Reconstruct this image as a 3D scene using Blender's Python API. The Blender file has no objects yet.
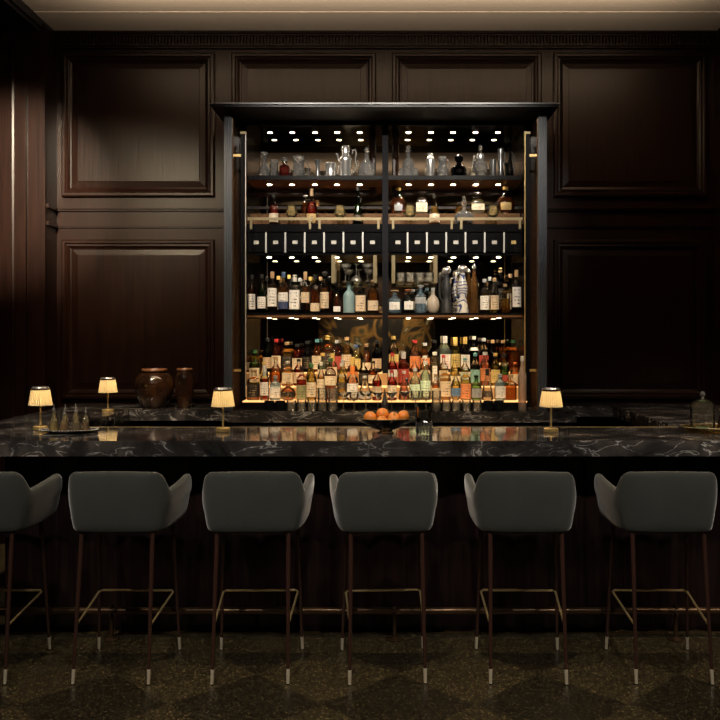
import bpy, bmesh, math, random
from mathutils import Vector, Matrix

S = bpy.context.scene
COL = S.collection
PI = math.pi
random.seed(7)

# ------------------------------------------------------------------ camera, world, exposure
F = 850.0                      # focal length in pixels of a 720 px frame
CX, CY, EYE = 390.0, 337.0, 1.65
cam = bpy.data.cameras.new('camera')
cam.sensor_width = 36
cam.lens = F / 720 * 36
cam.shift_x = -(CX - 360) / 720
cam.shift_y = (CY - 360) / 720
cam.clip_start = 0.05
cam_o = bpy.data.objects.new('camera', cam)
cam_o.location = (0, 0, EYE)
cam_o.rotation_euler = (PI / 2, 0, 0)
COL.objects.link(cam_o)
S.camera = cam_o

w = bpy.data.worlds.new('world'); S.world = w; w.use_nodes = True
w.node_tree.nodes['Background'].inputs[0].default_value = (1.0, 0.85, 0.7, 1)
w.node_tree.nodes['Background'].inputs[1].default_value = 0.01

S.view_settings.view_transform = 'Standard'
S.view_settings.look = 'None'
S.view_settings.gamma = 1
S.view_settings.use_curve_mapping = False
S.view_settings.exposure = 1.0
S.cycles.transparent_max_bounces = 24
S.cycles.max_bounces = 10
S.cycles.caustics_reflective = False
S.cycles.caustics_refractive = False
S.cycles.sample_clamp_indirect = 4


def spot(name, loc, target, power, angle, blend=0.8, radius=0.06, color=(1, .86, .68)):
    l = bpy.data.lights.new(name, 'SPOT')
    l.energy = power; l.spot_size = math.radians(angle); l.spot_blend = blend
    l.shadow_soft_size = radius; l.color = color
    o = bpy.data.objects.new(name, l); COL.objects.link(o)
    o.location = loc
    o.rotation_euler = (Vector(target) - Vector(loc)).to_track_quat('-Z', 'Y').to_euler()
    return o


def area(name, loc, target, power, sx, sy, color=(1, .8, .6)):
    l = bpy.data.lights.new(name, 'AREA')
    l.shape = 'RECTANGLE'; l.size = sx; l.size_y = sy; l.energy = power; l.color = color
    o = bpy.data.objects.new(name, l); COL.objects.link(o)
    o.location = loc
    o.rotation_euler = (Vector(target) - Vector(loc)).to_track_quat('-Z', 'Y').to_euler()
    return o


# added fill for the ceiling, stools and bar, a washer on the panelling
area('ceiling_fill', (0, 5.75, 3.97), (0, 5.7501, 5), 64, 4.4, .3, (1, .80, .57))  # unseen floating lamp added to brighten the ceiling; there is no cove
area('ceiling_fill', (0, 1.4, 3.85), (0, 1.4001, 5), 5, 4.6, .5, (1, .80, .6))  # second added uplight, brightens the ceiling mirrored in the cabinet
for sx in (-2.1, -1.05, 0, 1.05, 2.1):
    spot('stool_fill', (sx, 1.2, 4.12), (sx, 4.25, .55), 70, 56, 1, .1, (1, .96, .88))  # added front fill for the stools, no known fixtures
for sx in (-.8, 0, .8):
    spot('bottle_fill', (sx, 3.4, 4.1), (sx * .8, 6.55, 1.42), 280, 20, 1, .05, (1, .74, .44))  # unseen spots added as front fill on the lower bottles
    spot('counter_fill', (sx * 2.4, 2.9, 4.1), (sx * 2.4, 4.85, 1.12), 110, 30, 1, .05, (1, .86, .68))  # added spots that brighten the bar top and what stands on it
    spot('shelf_fill', (sx, 3.6, 4.1), (sx * .8, 6.7, 2.62), 210, 32, 1, .05, (1, .92, .80))  # added fill for the labels and barware on the upper shelves
spot('pier_washer', (-2.2, 3.4, 4.1), (-3.0, 6.76, 2.85), 1900, 26, .9, .05, (1, .85, .62))
for sx in (-1, 1):
    spot('side_downlight', (sx * 3.3, 3.3, 3.9), (sx * .6, 4.4, .8), 75, 50, 1, .08, (1, .82, .6))
for sx in (-2.27, 2.2):
    spot('return_fill', (sx * .95, 3.9, 4.1), (sx, 6.0, 1.1), 150, 34, 1, .06, (1, .84, .66))  # added to lift the dark marble returns
ww = area('wall_washer', (-2.2, 3.6, 3.75), (-2.2, 7, 2.55), 3.4, .75, .08, (1, .80, .52))
ww.data.spread = math.radians(30)
spot('pot_fill', (-1.4, 4.6, 4.1), (-1.95, 7, 1.7), 190, 46, 1, .05, (1, .76, .48))  # extra lamp added so the pots and lower panelling show


# ------------------------------------------------------------------ materials
def newmat(name):
    m = bpy.data.materials.new(name); m.use_nodes = True
    nt = m.node_tree
    return m, nt, nt.nodes['Principled BSDF']


def plain(name, col, rough=.5, metal=0.0, spec=.5, coat=0.0, emit=None, es=0.0):
    m, nt, b = newmat(name)
    b.inputs['Base Color'].default_value = (*col, 1)
    b.inputs['Roughness'].default_value = rough
    b.inputs['Metallic'].default_value = metal
    b.inputs['Specular IOR Level'].default_value = spec
    b.inputs['Coat Weight'].default_value = coat
    if emit:
        b.inputs['Emission Color'].default_value = (*emit, 1)
        b.inputs['Emission Strength'].default_value = es
    return m


def nd(nt, t, **kw):
    n = nt.nodes.new(t)
    for k, v in kw.items():
        setattr(n, k, v)
    return n


def ramp(nt, stops):
    r = nt.nodes.new('ShaderNodeValToRGB')
    while len(r.color_ramp.elements) < len(stops):
        r.color_ramp.elements.new(.5)
    for e, (p, c) in zip(r.color_ramp.elements, stops):
        e.position = p; e.color = (*c, 1)
    return r


def wood(name, c1, c2, rough=.32, axis='Z'):
    m, nt, b = newmat(name)
    tc = nd(nt, 'ShaderNodeTexCoord'); mp = nd(nt, 'ShaderNodeMapping')
    mp.inputs['Scale'].default_value = {'Z': (14, 14, .7), 'X': (.7, 14, 14)}[axis]
    nz = nd(nt, 'ShaderNodeTexNoise'); nz.inputs['Scale'].default_value = 3
    nz.inputs['Detail'].default_value = 6; nz.inputs['Distortion'].default_value = .6
    r = ramp(nt, [(.3, c1), (.7, c2)])
    nt.links.new(tc.outputs['Object'], mp.inputs[0]); nt.links.new(mp.outputs[0], nz.inputs[0])
    nt.links.new(nz.outputs[0], r.inputs[0]); nt.links.new(r.outputs[0], b.inputs['Base Color'])
    b.inputs['Roughness'].default_value = rough
    b.inputs['Specular IOR Level'].default_value = .18
    bp = nd(nt, 'ShaderNodeBump'); bp.inputs['Strength'].default_value = .06; bp.inputs['Distance'].default_value = .01
    nt.links.new(nz.outputs[0], bp.inputs['Height']); nt.links.new(bp.outputs[0], b.inputs['Normal'])
    return m


def marble(name):
    m, nt, b = newmat(name)
    tc = nd(nt, 'ShaderNodeTexCoord')
    n1 = nd(nt, 'ShaderNodeTexNoise'); n1.inputs['Scale'].default_value = 4.2; n1.inputs['Detail'].default_value = 8
    n1.inputs['Distortion'].default_value = 1.2
    wv = nd(nt, 'ShaderNodeTexNoise'); wv.inputs['Scale'].default_value = 7; wv.inputs['Detail'].default_value = 6
    wv.inputs['Distortion'].default_value = .9
    mp = nd(nt, 'ShaderNodeMapping'); mp.inputs['Rotation'].default_value = (.3, .5, .6); mp.inputs['Scale'].default_value = (.8, 1, 2)
    nt.links.new(tc.outputs['Object'], mp.inputs[0]); nt.links.new(mp.outputs[0], wv.inputs[0])
    nt.links.new(tc.outputs['Object'], n1.inputs[0])
    sub = nd(nt, 'ShaderNodeMath', operation='SUBTRACT'); sub.inputs[1].default_value = .5
    ab = nd(nt, 'ShaderNodeMath', operation='ABSOLUTE')
    nt.links.new(wv.outputs[0], sub.inputs[0]); nt.links.new(sub.outputs[0], ab.inputs[0])
    vein = ramp(nt, [(0, (1, 1, 1)), (.006, (.5, .5, .5)), (.020, (0, 0, 0))])
    nt.links.new(ab.outputs[0], vein.inputs[0])
    gate = ramp(nt, [(.42, (0, 0, 0)), (.64, (1, 1, 1))])
    nt.links.new(n1.outputs[0], gate.inputs[0])
    mul = nd(nt, 'ShaderNodeMath', operation='MULTIPLY')
    nt.links.new(vein.outputs[0], mul.inputs[0]); nt.links.new(gate.outputs[0], mul.inputs[1])
    base = ramp(nt, [(.32, (.014, .013, .013)), (.52, (.034, .031, .030)), (.72, (.095, .08, .07))])
    nt.links.new(n1.outputs[0], base.inputs[0])
    mx = nd(nt, 'ShaderNodeMix', data_type='RGBA')
    nt.links.new(mul.outputs[0], mx.inputs['Factor']); nt.links.new(base.outputs[0], mx.inputs[6])
    mx.inputs[7].default_value = (.6, .58, .56, 1)
    nt.links.new(mx.outputs[2], b.inputs['Base Color'])
    b.inputs['Roughness'].default_value = .07
    b.inputs['Specular IOR Level'].default_value = .6
    return m


def velvet(name, col):
    m, nt, b = newmat(name)
    tc = nd(nt, 'ShaderNodeTexCoord')
    nz = nd(nt, 'ShaderNodeTexNoise'); nz.inputs['Scale'].default_value = 90; nz.inputs['Detail'].default_value = 3
    n2 = nd(nt, 'ShaderNodeTexNoise'); n2.inputs['Scale'].default_value = 7
    nt.links.new(tc.outputs['Object'], nz.inputs[0]); nt.links.new(tc.outputs['Object'], n2.inputs[0])
    mx = nd(nt, 'ShaderNodeMix', data_type='RGBA')
    mx.inputs[6].default_value = (col[0] * .85, col[1] * .85, col[2] * .85, 1); mx.inputs[7].default_value = (col[0] * 1.15, col[1] * 1.15, col[2] * 1.15, 1)
    nt.links.new(n2.outputs[0], mx.inputs['Factor']); nt.links.new(mx.outputs[2], b.inputs['Base Color'])
    b.inputs['Roughness'].default_value = .9
    b.inputs['Specular IOR Level'].default_value = .15
    b.inputs['Sheen Weight'].default_value = .8
    b.inputs['Sheen Roughness'].default_value = .3
    bp = nd(nt, 'ShaderNodeBump'); bp.inputs['Strength'].default_value = .25; bp.inputs['Distance'].default_value = .003
    nt.links.new(nz.outputs[0], bp.inputs['Height']); nt.links.new(bp.outputs[0], b.inputs['Normal'])
    return m


def terrazzo(name):
    m, nt, b = newmat(name)
    L = nt.links.new
    tc = nd(nt, 'ShaderNodeTexCoord')
    mp = nd(nt, 'ShaderNodeMapping'); mp.inputs['Location'].default_value = (-.037, -4.16, 0)
    mp.vector_type = 'POINT'
    L(tc.outputs['Object'], mp.inputs[0])
    sp = nd(nt, 'ShaderNodeSeparateXYZ'); L(mp.outputs[0], sp.inputs[0])
    d = .688
    # rotated checker: u=(x+y)/d, v=(x-y)/d
    add = nd(nt, 'ShaderNodeMath', operation='ADD'); sb = nd(nt, 'ShaderNodeMath', operation='SUBTRACT')
    for n in (add, sb):
        L(sp.outputs[0], n.inputs[0]); L(sp.outputs[1], n.inputs[1])
    fl = []
    for n in (add, sb):
        dv = nd(nt, 'ShaderNodeMath', operation='DIVIDE'); dv.inputs[1].default_value = d; L(n.outputs[0], dv.inputs[0])
        f = nd(nt, 'ShaderNodeMath', operation='FLOOR'); L(dv.outputs[0], f.inputs[0]); fl.append(f)
    a2 = nd(nt, 'ShaderNodeMath', operation='ADD'); L(fl[0].outputs[0], a2.inputs[0]); L(fl[1].outputs[0], a2.inputs[1])
    md = nd(nt, 'ShaderNodeMath', operation='PINGPONG'); md.inputs[1].default_value = 1; L(a2.outputs[0], md.inputs[0])
    # plain border strip along the bar
    gt = nd(nt, 'ShaderNodeMath', operation='LESS_THAN'); gt.inputs[1].default_value = .28; L(sp.outputs[1], gt.inputs[0])
    m2 = nd(nt, 'ShaderNodeMath', operation='MULTIPLY'); L(md.outputs[0], m2.inputs[0]); L(gt.outputs[0], m2.inputs[1])
    tile = nd(nt, 'ShaderNodeMix', data_type='RGBA')
    tile.inputs[6].default_value = (.082, .066, .034, 1); tile.inputs[7].default_value = (.040, .033, .019, 1)
    L(m2.outputs[0], tile.inputs['Factor'])
    v1 = nd(nt, 'ShaderNodeTexVoronoi'); v1.inputs['Scale'].default_value = 150
    L(tc.outputs['Object'], v1.inputs['Vector'])
    sepc = nd(nt, 'ShaderNodeSeparateColor'); L(v1.outputs['Color'], sepc.inputs[0])
    chip = ramp(nt, [(0, (.35, .3, .28)), (.5, (.8, .75, .7)), (.86, (1.4, 1.3, 1.1)), (.955, (3.4, 3.1, 2.5))])
    chip.color_ramp.interpolation = 'CONSTANT'
    L(sepc.outputs[0], chip.inputs[0])
    fine = nd(nt, 'ShaderNodeTexNoise'); fine.inputs['Scale'].default_value = 3; L(tc.outputs['Object'], fine.inputs[0])
    mul = nd(nt, 'ShaderNodeMix', data_type='RGBA'); mul.blend_type = 'MULTIPLY'; mul.inputs['Factor'].default_value = 1
    mul.clamp_result = False
    L(tile.outputs[2], mul.inputs[6]); L(chip.outputs[0], mul.inputs[7])
    L(mul.outputs[2], b.inputs['Base Color'])
    rr = nd(nt, 'ShaderNodeMapRange'); rr.inputs[3].default_value = .22; rr.inputs[4].default_value = .42
    L(fine.outputs[0], rr.inputs[0]); L(rr.outputs[0], b.inputs['Roughness'])
    return m


def thin_glass(name, col, body=0.0, bodycol=None, rough=.02, ior=1.5):
    """glass or liquid: tinted see-through plus a fresnel gloss; 'body' adds cloudy scattering"""
    m = bpy.data.materials.new(name); m.use_nodes = True
    nt = m.node_tree; L = nt.links.new
    for n in list(nt.nodes):
        nt.nodes.remove(n)
    out = nd(nt, 'ShaderNodeOutputMaterial')
    tr = nd(nt, 'ShaderNodeBsdfTransparent'); tr.inputs[0].default_value = (*col, 1)
    sh = tr.outputs[0]
    if body > 0:
        bc = bodycol or col
        t = nd(nt, 'ShaderNodeBsdfTranslucent'); t.inputs[0].default_value = (*bc, 1)
        d = nd(nt, 'ShaderNodeBsdfDiffuse'); d.inputs[0].default_value = (*bc, 1)
        md = nd(nt, 'ShaderNodeMixShader'); md.inputs[0].default_value = .35
        L(t.outputs[0], md.inputs[1]); L(d.outputs[0], md.inputs[2])
        mm = nd(nt, 'ShaderNodeMixShader'); mm.inputs[0].default_value = body
        L(sh, mm.inputs[1]); L(md.outputs[0], mm.inputs[2]); sh = mm.outputs[0]
    g = nd(nt, 'ShaderNodeBsdfGlossy'); g.inputs['Roughness'].default_value = rough
    fr = nd(nt, 'ShaderNodeFresnel'); fr.inputs[0].default_value = ior
    mx = nd(nt, 'ShaderNodeMixShader')
    L(fr.outputs[0], mx.inputs[0]); L(sh, mx.inputs[1]); L(g.outputs[0], mx.inputs[2])
    L(mx.outputs[0], out.inputs[0])
    return m


def label_mat(name, col, ink, col2=None):
    """printed paper: lines of small print, an emblem, optional lower band in a second colour"""
    m, nt, b = newmat(name); L = nt.links.new
    tc = nd(nt, 'ShaderNodeTexCoord')
    sp = nd(nt, 'ShaderNodeSeparateXYZ'); L(tc.outputs['Generated'], sp.inputs[0])
    wz = nd(nt, 'ShaderNodeMath', operation='PINGPONG'); wz.inputs[1].default_value = .085; L(sp.outputs[2], wz.inputs[0])
    lt = nd(nt, 'ShaderNodeMath', operation='LESS_THAN'); lt.inputs[1].default_value = .03; L(wz.outputs[0], lt.inputs[0])
    nz = nd(nt, 'ShaderNodeTexNoise'); nz.inputs['Scale'].default_value = 7; L(tc.outputs['Generated'], nz.inputs[0])
    g2 = nd(nt, 'ShaderNodeMath', operation='GREATER_THAN'); g2.inputs[1].default_value = .53; L(nz.outputs[0], g2.inputs[0])
    mul = nd(nt, 'ShaderNodeMath', operation='MULTIPLY'); L(lt.outputs[0], mul.inputs[0]); L(g2.outputs[0], mul.inputs[1])
    ce = nd(nt, 'ShaderNodeMath', operation='SUBTRACT'); ce.inputs[1].default_value = .5; L(sp.outputs[0], ce.inputs[0])
    ca = nd(nt, 'ShaderNodeMath', operation='ABSOLUTE'); L(ce.outputs[0], ca.inputs[0])
    cl = nd(nt, 'ShaderNodeMath', operation='LESS_THAN'); cl.inputs[1].default_value = .34; L(ca.outputs[0], cl.inputs[0])
    m3 = nd(nt, 'ShaderNodeMath', operation='MULTIPLY'); L(mul.outputs[0], m3.inputs[0]); L(cl.outputs[0], m3.inputs[1])
    base = nd(nt, 'ShaderNodeMix', data_type='RGBA')
    base.inputs[6].default_value = (*col, 1); base.inputs[7].default_value = (*(col2 or col), 1)
    bl = nd(nt, 'ShaderNodeMath', operation='LESS_THAN'); bl.inputs[1].default_value = .45; L(sp.outputs[2], bl.inputs[0])
    L(bl.outputs[0], base.inputs['Factor'])
    mx = nd(nt, 'ShaderNodeMix', data_type='RGBA'); L(m3.outputs[0], mx.inputs['Factor'])
    L(base.outputs[2], mx.inputs[6]); mx.inputs[7].default_value = (*ink, 1)
    L(mx.outputs[2], b.inputs['Base Color'])
    b.inputs['Roughness'].default_value = .55
    return m


M = {}
M['wood'] = wood('dark_mahogany', (.0046, .0014, .0009), (.0115, .0044, .0026))
M['wood_black'] = wood('blackened_oak', (.006, .0055, .006), (.014, .012, .012), .35)
M['wood_shelf'] = wood('walnut_veneer', (.09, .045, .02), (.20, .105, .05), .3, 'X')
M['wood_bar'] = wood('dark_fluted_walnut', (.010, .0055, .006), (.022, .012, .011), .28)
M['post'] = plain('charcoal_lacquer', (.008, .008, .010), .7, spec=.1)
M['slate'] = plain('slate_lacquer', (.036, .044, .058), .35)
M['marble'] = marble('black_marble')
M['velvet'] = velvet('grey_green_velvet', (.060, .063, .056))
M['legwood'] = plain('espresso_wood', (.050, .022, .016), .25, coat=.3)
M['brass'] = plain('aged_brass', (.66, .47, .19), .3, .6)
M['brass_pale'] = plain('satin_brass', (.20, .155, .08), .4, .5)
M['ferrule'] = plain('champagne_metal', (.80, .68, .50), .4, .45)
M['brass_rod'] = plain('brass_rod', (.66, .48, .22), .3, .6)
M['bronze'] = plain('dark_bronze', (.13, .075, .04), .3, .75)
M['silver'] = plain('silver_plate', (.92, .89, .84), .24, .88)
M['pewter'] = plain('dark_pewter', (.24, .24, .24), .25, .8)
M['nickel'] = plain('brushed_nickel', (.42, .41, .38), .45, .6)
M['plate'] = plain('name_plate_card', (.42, .41, .36), .5)
M['black'] = plain('black_lacquer', (.0045, .0045, .005), .16, spec=.3)
M['blackmatte'] = plain('matte_black', (.012, .012, .013), .6)
M['mirror'] = plain('smoked_mirror', (.50, .46, .40), .015, 1)
M['ceiling'] = plain('warm_plaster', (.62, .53, .45), .85)
M['terrazzo'] = terrazzo('terrazzo_tiles')
M['lens'] = plain('lamp_lens', (1, .9, .8), .4, emit=(1, .83, .62), es=25)
M['acrylic'] = plain('lit_acrylic', (.22, .14, .07), .35, emit=(1, .50, .17), es=.8)
def real_glass(name, col, mixd=.08, rough=.0, cut=0):
    m, nt, b = newmat(name)
    b.inputs['Base Color'].default_value = (*col, 1); b.inputs['Roughness'].default_value = rough
    b.inputs['Transmission Weight'].default_value = 1 - mixd; b.inputs['IOR'].default_value = 1.5
    if cut:
        tc = nd(nt, 'ShaderNodeTexCoord'); v = nd(nt, 'ShaderNodeTexVoronoi'); v.inputs['Scale'].default_value = cut
        bp = nd(nt, 'ShaderNodeBump'); bp.inputs['Strength'].default_value = .9; bp.inputs['Distance'].default_value = .006
        nt.links.new(tc.outputs['Object'], v.inputs['Vector']); nt.links.new(v.outputs['Distance'], bp.inputs['Height'])
        nt.links.new(bp.outputs[0], b.inputs['Normal'])
    return m


M['amber_riser'] = plain('amber_glass_riser', (.10, .045, .015), .2, emit=(1, .42, .12), es=.27)
M['crystal'] = real_glass('cut_crystal', (.98, .97, .94), .09, 0, 70)
M['glassware'] = thin_glass('bar_glass', (.95, .95, .92), .13, (1, .93, .80), .05)
M['clear'] = thin_glass('clear_glass', (.93, .94, .93))
M['smoke'] = thin_glass('smoked_glass', (.16, .17, .18))
M['orange'] = plain('orange_peel', (.62, .19, .02), .45)
M['gilt'] = plain('gilt_moulding', (.45, .30, .10), .4, .3)

_mc = {}
def cm(kind, col, **kw):
    k = (kind, col, tuple(sorted(kw.items())))
    if k not in _mc:
        nm = {'liq': 'spirit', 'gl': 'tinted_glass', 'cap': 'stopper'}[kind]
        if kind == 'liq':
            _mc[k] = thin_glass(nm, tuple(min(1, c ** .5) for c in col), .24, tuple(min(1, c * 1.25) for c in col), .05)
        elif kind == 'gl':
            _mc[k] = thin_glass(nm, col, kw.get('body', 0), None, .03)
        else:
            _mc[k] = plain(nm, col, .4)
    return _mc[k]


_lm = {}
def lm(col, ink=(.05, .04, .035), col2=None):
    k = (col, ink, col2)
    if k not in _lm:
        _lm[k] = label_mat('printed_label', col, ink, col2)
    return _lm[k]


# ------------------------------------------------------------------ mesh helpers
def link(name, mesh, mat, parent=None, loc=(0, 0, 0)):
    o = bpy.data.objects.new(name, mesh)
    COL.objects.link(o)
    o.location = loc
    if parent is not None:
        o.parent = parent
    if mat is not None and len(mesh.materials) == 0:
        mesh.materials.append(mat)
    return o


def finish(bm, name, smooth=False, angle=35):
    bmesh.ops.recalc_face_normals(bm, faces=bm.faces)
    me = bpy.data.meshes.new(name)
    bm.to_mesh(me); bm.free()
    if smooth:
        me.shade_smooth()
        try:
            me.set_sharp_from_angle(angle=math.radians(angle))
        except Exception:
            pass
    return me


def obj(name, bm, mat, parent=None, loc=(0, 0, 0), smooth=False, angle=35):
    return link(name, finish(bm, name, smooth, angle), mat, parent, loc)


def box(bm, x0, x1, y0, y1, z0, z1, bev=0):
    r = bmesh.ops.create_cube(bm, size=1)
    vs = r['verts']
    for v in vs:
        v.co = Vector(((x0 + x1) / 2 + v.co.x * (x1 - x0), (y0 + y1) / 2 + v.co.y * (y1 - y0), (z0 + z1) / 2 + v.co.z * (z1 - z0)))
    if bev:
        es = list({e for v in vs for e in v.link_edges})
        bmesh.ops.bevel(bm, geom=es, offset=bev, segments=2, affect='EDGES')


def boxm(name, mat, parent, x0, x1, y0, y1, z0, z1, bev=0, loc=(0, 0, 0)):
    bm = bmesh.new(); box(bm, x0, x1, y0, y1, z0, z1, bev)
    return obj(name, bm, mat, parent, loc)


def xsec(n, a0, a1, power, dep):
    """unit cross-section; power 2 = round, larger = squared; dep scales y"""
    pts = []
    full = abs(a1 - a0 - 2 * PI) < 1e-6
    for i in range(n if full else n + 1):
        a = a0 + (a1 - a0) * i / n
        c, s = math.cos(a), math.sin(a)
        if power > 2:
            k = (abs(c) ** power + abs(s) ** power) ** (-1 / power)
        else:
            k = 1
        pts.append((c * k, s * k * dep))
    return pts, full


def lathe(bm, prof, n=20, power=2, dep=1.0, a0=0, a1=2 * PI, ox=0, oy=0, oz=0, cap=True):
    pts, full = xsec(n, a0, a1, power, dep)
    rings = []
    for r, z in prof:
        if r < 1e-6 and full:
            rings.append([bm.verts.new((ox, oy, oz + z))])
        else:
            rings.append([bm.verts.new((ox + p[0] * r, oy + p[1] * r, oz + z)) for p in pts])
    for a, b in zip(rings, rings[1:]):
        na, nb = len(a), len(b)
        if na == 1 and nb == 1:
            continue
        m = max(na, nb)
        cnt = m if full else m - 1
        for i in range(cnt):
            j = (i + 1) % m
            if na == 1:
                bm.faces.new((a[0], b[i], b[j]))
            elif nb == 1:
                bm.faces.new((a[i], a[j], b[0]))
            else:
                bm.faces.new((a[i], a[j], b[j], b[i]))
    if cap and full:
        if len(rings[0]) > 2:
            bm.faces.new(rings[0])
        if len(rings[-1]) > 2:
            bm.faces.new(rings[-1])


def tube(bm, path, r, n=10, taper=None):
    path = [Vector(p) for p in path]
    rings = []
    for i, p in enumerate(path):
        a = path[max(0, i - 1)]; b = path[min(len(path) - 1, i + 1)]
        t = (b - a).normalized()
        up = Vector((0, 0, 1)) if abs(t.z) < .9 else Vector((0, 1, 0))
        u = t.cross(up).normalized(); v = t.cross(u).normalized()
        rr = r if taper is None else taper[i]
        k = 1
        if 0 < i < len(path) - 1:
            d1 = (p - a).normalized(); d2 = (b - p).normalized()
            k = 1 / max(.5, math.cos(d1.angle(d2, 0) / 2))
        rings.append([bm.verts.new(p + (u * math.cos(2 * PI * q / n) + v * math.sin(2 * PI * q / n)) * rr * (1 if k == 1 else min(k, 1.4))) for q in range(n)])
    for a, b in zip(rings, rings[1:]):
        for i in range(n):
            j = (i + 1) % n
            bm.faces.new((a[i], a[j], b[j], b[i]))
    bm.faces.new(rings[0]); bm.faces.new(rings[-1])


def arcpts(cx, cz, r, a0, a1, n, y=0):
    return [(cx + r * math.cos(a0 + (a1 - a0) * i / n), y, cz + r * math.sin(a0 + (a1 - a0) * i / n)) for i in range(n + 1)]


def thing(name, label, cat, loc=(0, 0, 0), rz=0, group=None):
    o = bpy.data.objects.new(name, None)
    COL.objects.link(o)
    o.empty_display_size = .05
    o.location = loc; o.rotation_euler = (0, 0, rz)
    o['label'] = label; o['category'] = cat
    if group:
        o['group'] = group
    return o


def tag(o, label, cat, group=None):
    o['label'] = label; o['category'] = cat
    if group:
        o['group'] = group
    return o


def struct(o):
    o['kind'] = 'structure'
    return o


def copy_tree(o, parent=None):
    c = o.copy(); COL.objects.link(c)
    if parent is not None:
        c.parent = parent
    for ch in list(o.children):
        copy_tree(ch, c)
    return c


def wx(px, D):
    return (px - CX) * D / F


def wz(py, D):
    return EYE + (CY - py) * D / F


ORD = 'zeroth first second third fourth fifth sixth seventh eighth ninth tenth eleventh twelfth thirteenth fourteenth fifteenth sixteenth seventeenth'.split()

# ------------------------------------------------------------------ the room
WY = 7.0                                   # back wall plane
XL, XR = -2.743, 2.669                     # alcove of the back bar
ZC = 4.158
struct(boxm('floor', M['terrazzo'], None, -3.8, 3.8, -2.4, 7.2, -.1, 0))
bm = bmesh.new(); box(bm, -.9, .9, 0, .008, 0, .0015)
st = boxm('trim_1', M['blackmatte'], None, -3.5, 3.5, 4.672, 4.68, -.0005, .0012); struct(st)
struct(boxm('ceiling', M['ceiling'], None, -3.8, 3.8, -2.4, 7.2, ZC, ZC + .1))
ct = struct(boxm('trim_2', M['ceiling'], None, XL, XR, 6.55, WY, ZC - .004, ZC))

wall = struct(boxm('wall_back', M['wood'], None, -3.8, 3.8, WY, WY + .15, 0, ZC))
struct(boxm('wall_left', M['wood'], None, -3.8, -3.65, -2.4, WY, 0, ZC))
struct(boxm('wall_right', M['wood'], None, 3.65, 3.8, -2.4, WY, 0, ZC))
wallb = struct(boxm('wall_front', M['wood'], None, -3.65, 3.65, -2.4, -2.2, 0, ZC))


def panel(parent, x0, x1, z0, z1, y, mat, prof=None, name='wall_panel'):
    prof = prof or [(0, 0), (0, .03), (.010, .038), (.028, .038), (.038, .026), (.052, .030), (.066, .014), (.076, .010), (.080, .004), (.125, .012), (.128, .016)]
    bm = bmesh.new(); last = None
    for ins, dp in prof:
        c = [(x0 + ins, y - dp, z0 + ins), (x1 - ins, y - dp, z0 + ins), (x1 - ins, y - dp, z1 - ins), (x0 + ins, y - dp, z1 - ins)]
        ring = [bm.verts.new(p) for p in c]
        if last:
            for i in range(4):
                j = (i + 1) % 4
                bm.faces.new((last[i], last[j], ring[j], ring[i]))
        last = ring
    bm.faces.new(last)
    bm.normal_update()
    me = bpy.data.meshes.new(name); bmesh.ops.recalc_face_normals(bm, faces=bm.faces); bm.to_mesh(me); bm.free()
    return link(name, me, mat, parent)


for (x0, x1) in ((-2.694, -1.441), (-1.301, -.115), (.016, 1.244), (1.343, 2.603)):
    panel(wall, x0, x1, 2.803, 3.981, WY, M['wood'])
for (x0, x1) in ((-2.694, -1.441), (1.343, 2.603)):
    panel(wall, x0, x1, 1.14, 2.449, WY, M['wood'])


def hmould(x0, x1, y, z, h, d, parent, name='wall_moulding'):
    bm = bmesh.new()
    box(bm, x0, x1, y - d * .6, y, z, z + h * .45)
    box(bm, x0, x1, y - d, y, z + h * .45, z + h)
    return obj(name, bm, M['wood'], parent)


hmould(XL, XR, WY, 2.685, .035, .035, wall)
hmould(XL, XR, WY, 2.545, .025, .018, wall)
hmould(XL, XR, WY, 4.02, .03, .05, wall)
hmould(XL, XR, WY, 4.117, .03, .075, wall)
bm = bmesh.new()
x = XL + .01
while x < XR - .02:
    box(bm, x, x + .016, WY - .03, WY - .002, 4.055, 4.12); x += .027
obj('dentil_band', bm, M['wood'], wall)

# piers that flank the alcove, with pilaster, panel and a dark beam above
PY = 6.757
for side, (xa, xb, sg) in (('left', (-3.65, XL, 1)), ('right', (XR, 3.65, -1))):
    p = struct(boxm('wall_' + side + '_pier', M['wood'], None, xa, xb, PY + .02, WY, 0, 4.12))
    e = xb if sg > 0 else xa
    far = e - sg * .92
    lo, hi = sorted((e, e - sg * .13))
    boxm('pilaster', M['wood'], p, lo, hi, PY, PY + .03, 0, 4.13)
    lo2, hi2 = sorted((e - sg * .15, far))
    panel(p, lo2 - .0, hi2, 0.3, 4.09, PY + .02, M['wood'], [(0, 0), (0, .03), (.09, .03), (.095, .022), (.11, .026), (.12, .012), (.15, .012)])
    bm = bmesh.new(); box(bm, lo2, hi2, PY - .045, PY + .02, 4.08, 4.105); box(bm, lo2, hi2, PY - .02, PY + .02, 4.05, 4.08)
    box(bm, lo - .004, hi + .004, PY - .03, PY + .02, 4.10, 4.118)
    obj('pilaster_cap', bm, M['wood'], p)
    for z in (2.685, 2.545):
        boxm('wall_moulding', M['wood'], p, e - .02 if sg > 0 else e - .018, e + .018 if sg > 0 else e + .02, PY + .03, WY - .03, z, z + .03)
    bt = struct(boxm('trim_3' if sg > 0 else 'trim_4', M['wood_black'], None, xa, xb, -2.2, WY, 4.1225, ZC - .001))
    bm = bmesh.new()
    yy0 = -2.2
    xo = e + sg * .0
    box(bm, min(xo, xo - sg * .12), max(xo, xo - sg * .12), -2.2, PY - .06, 4.09, 4.122)
    box(bm, min(xo - sg * .02, xo - sg * .22), max(xo - sg * .02, xo - sg * .22), -2.2, PY - .06, 4.06, 4.09)
    obj('beam_moulding', bm, M['wood_black'], bt)

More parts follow.
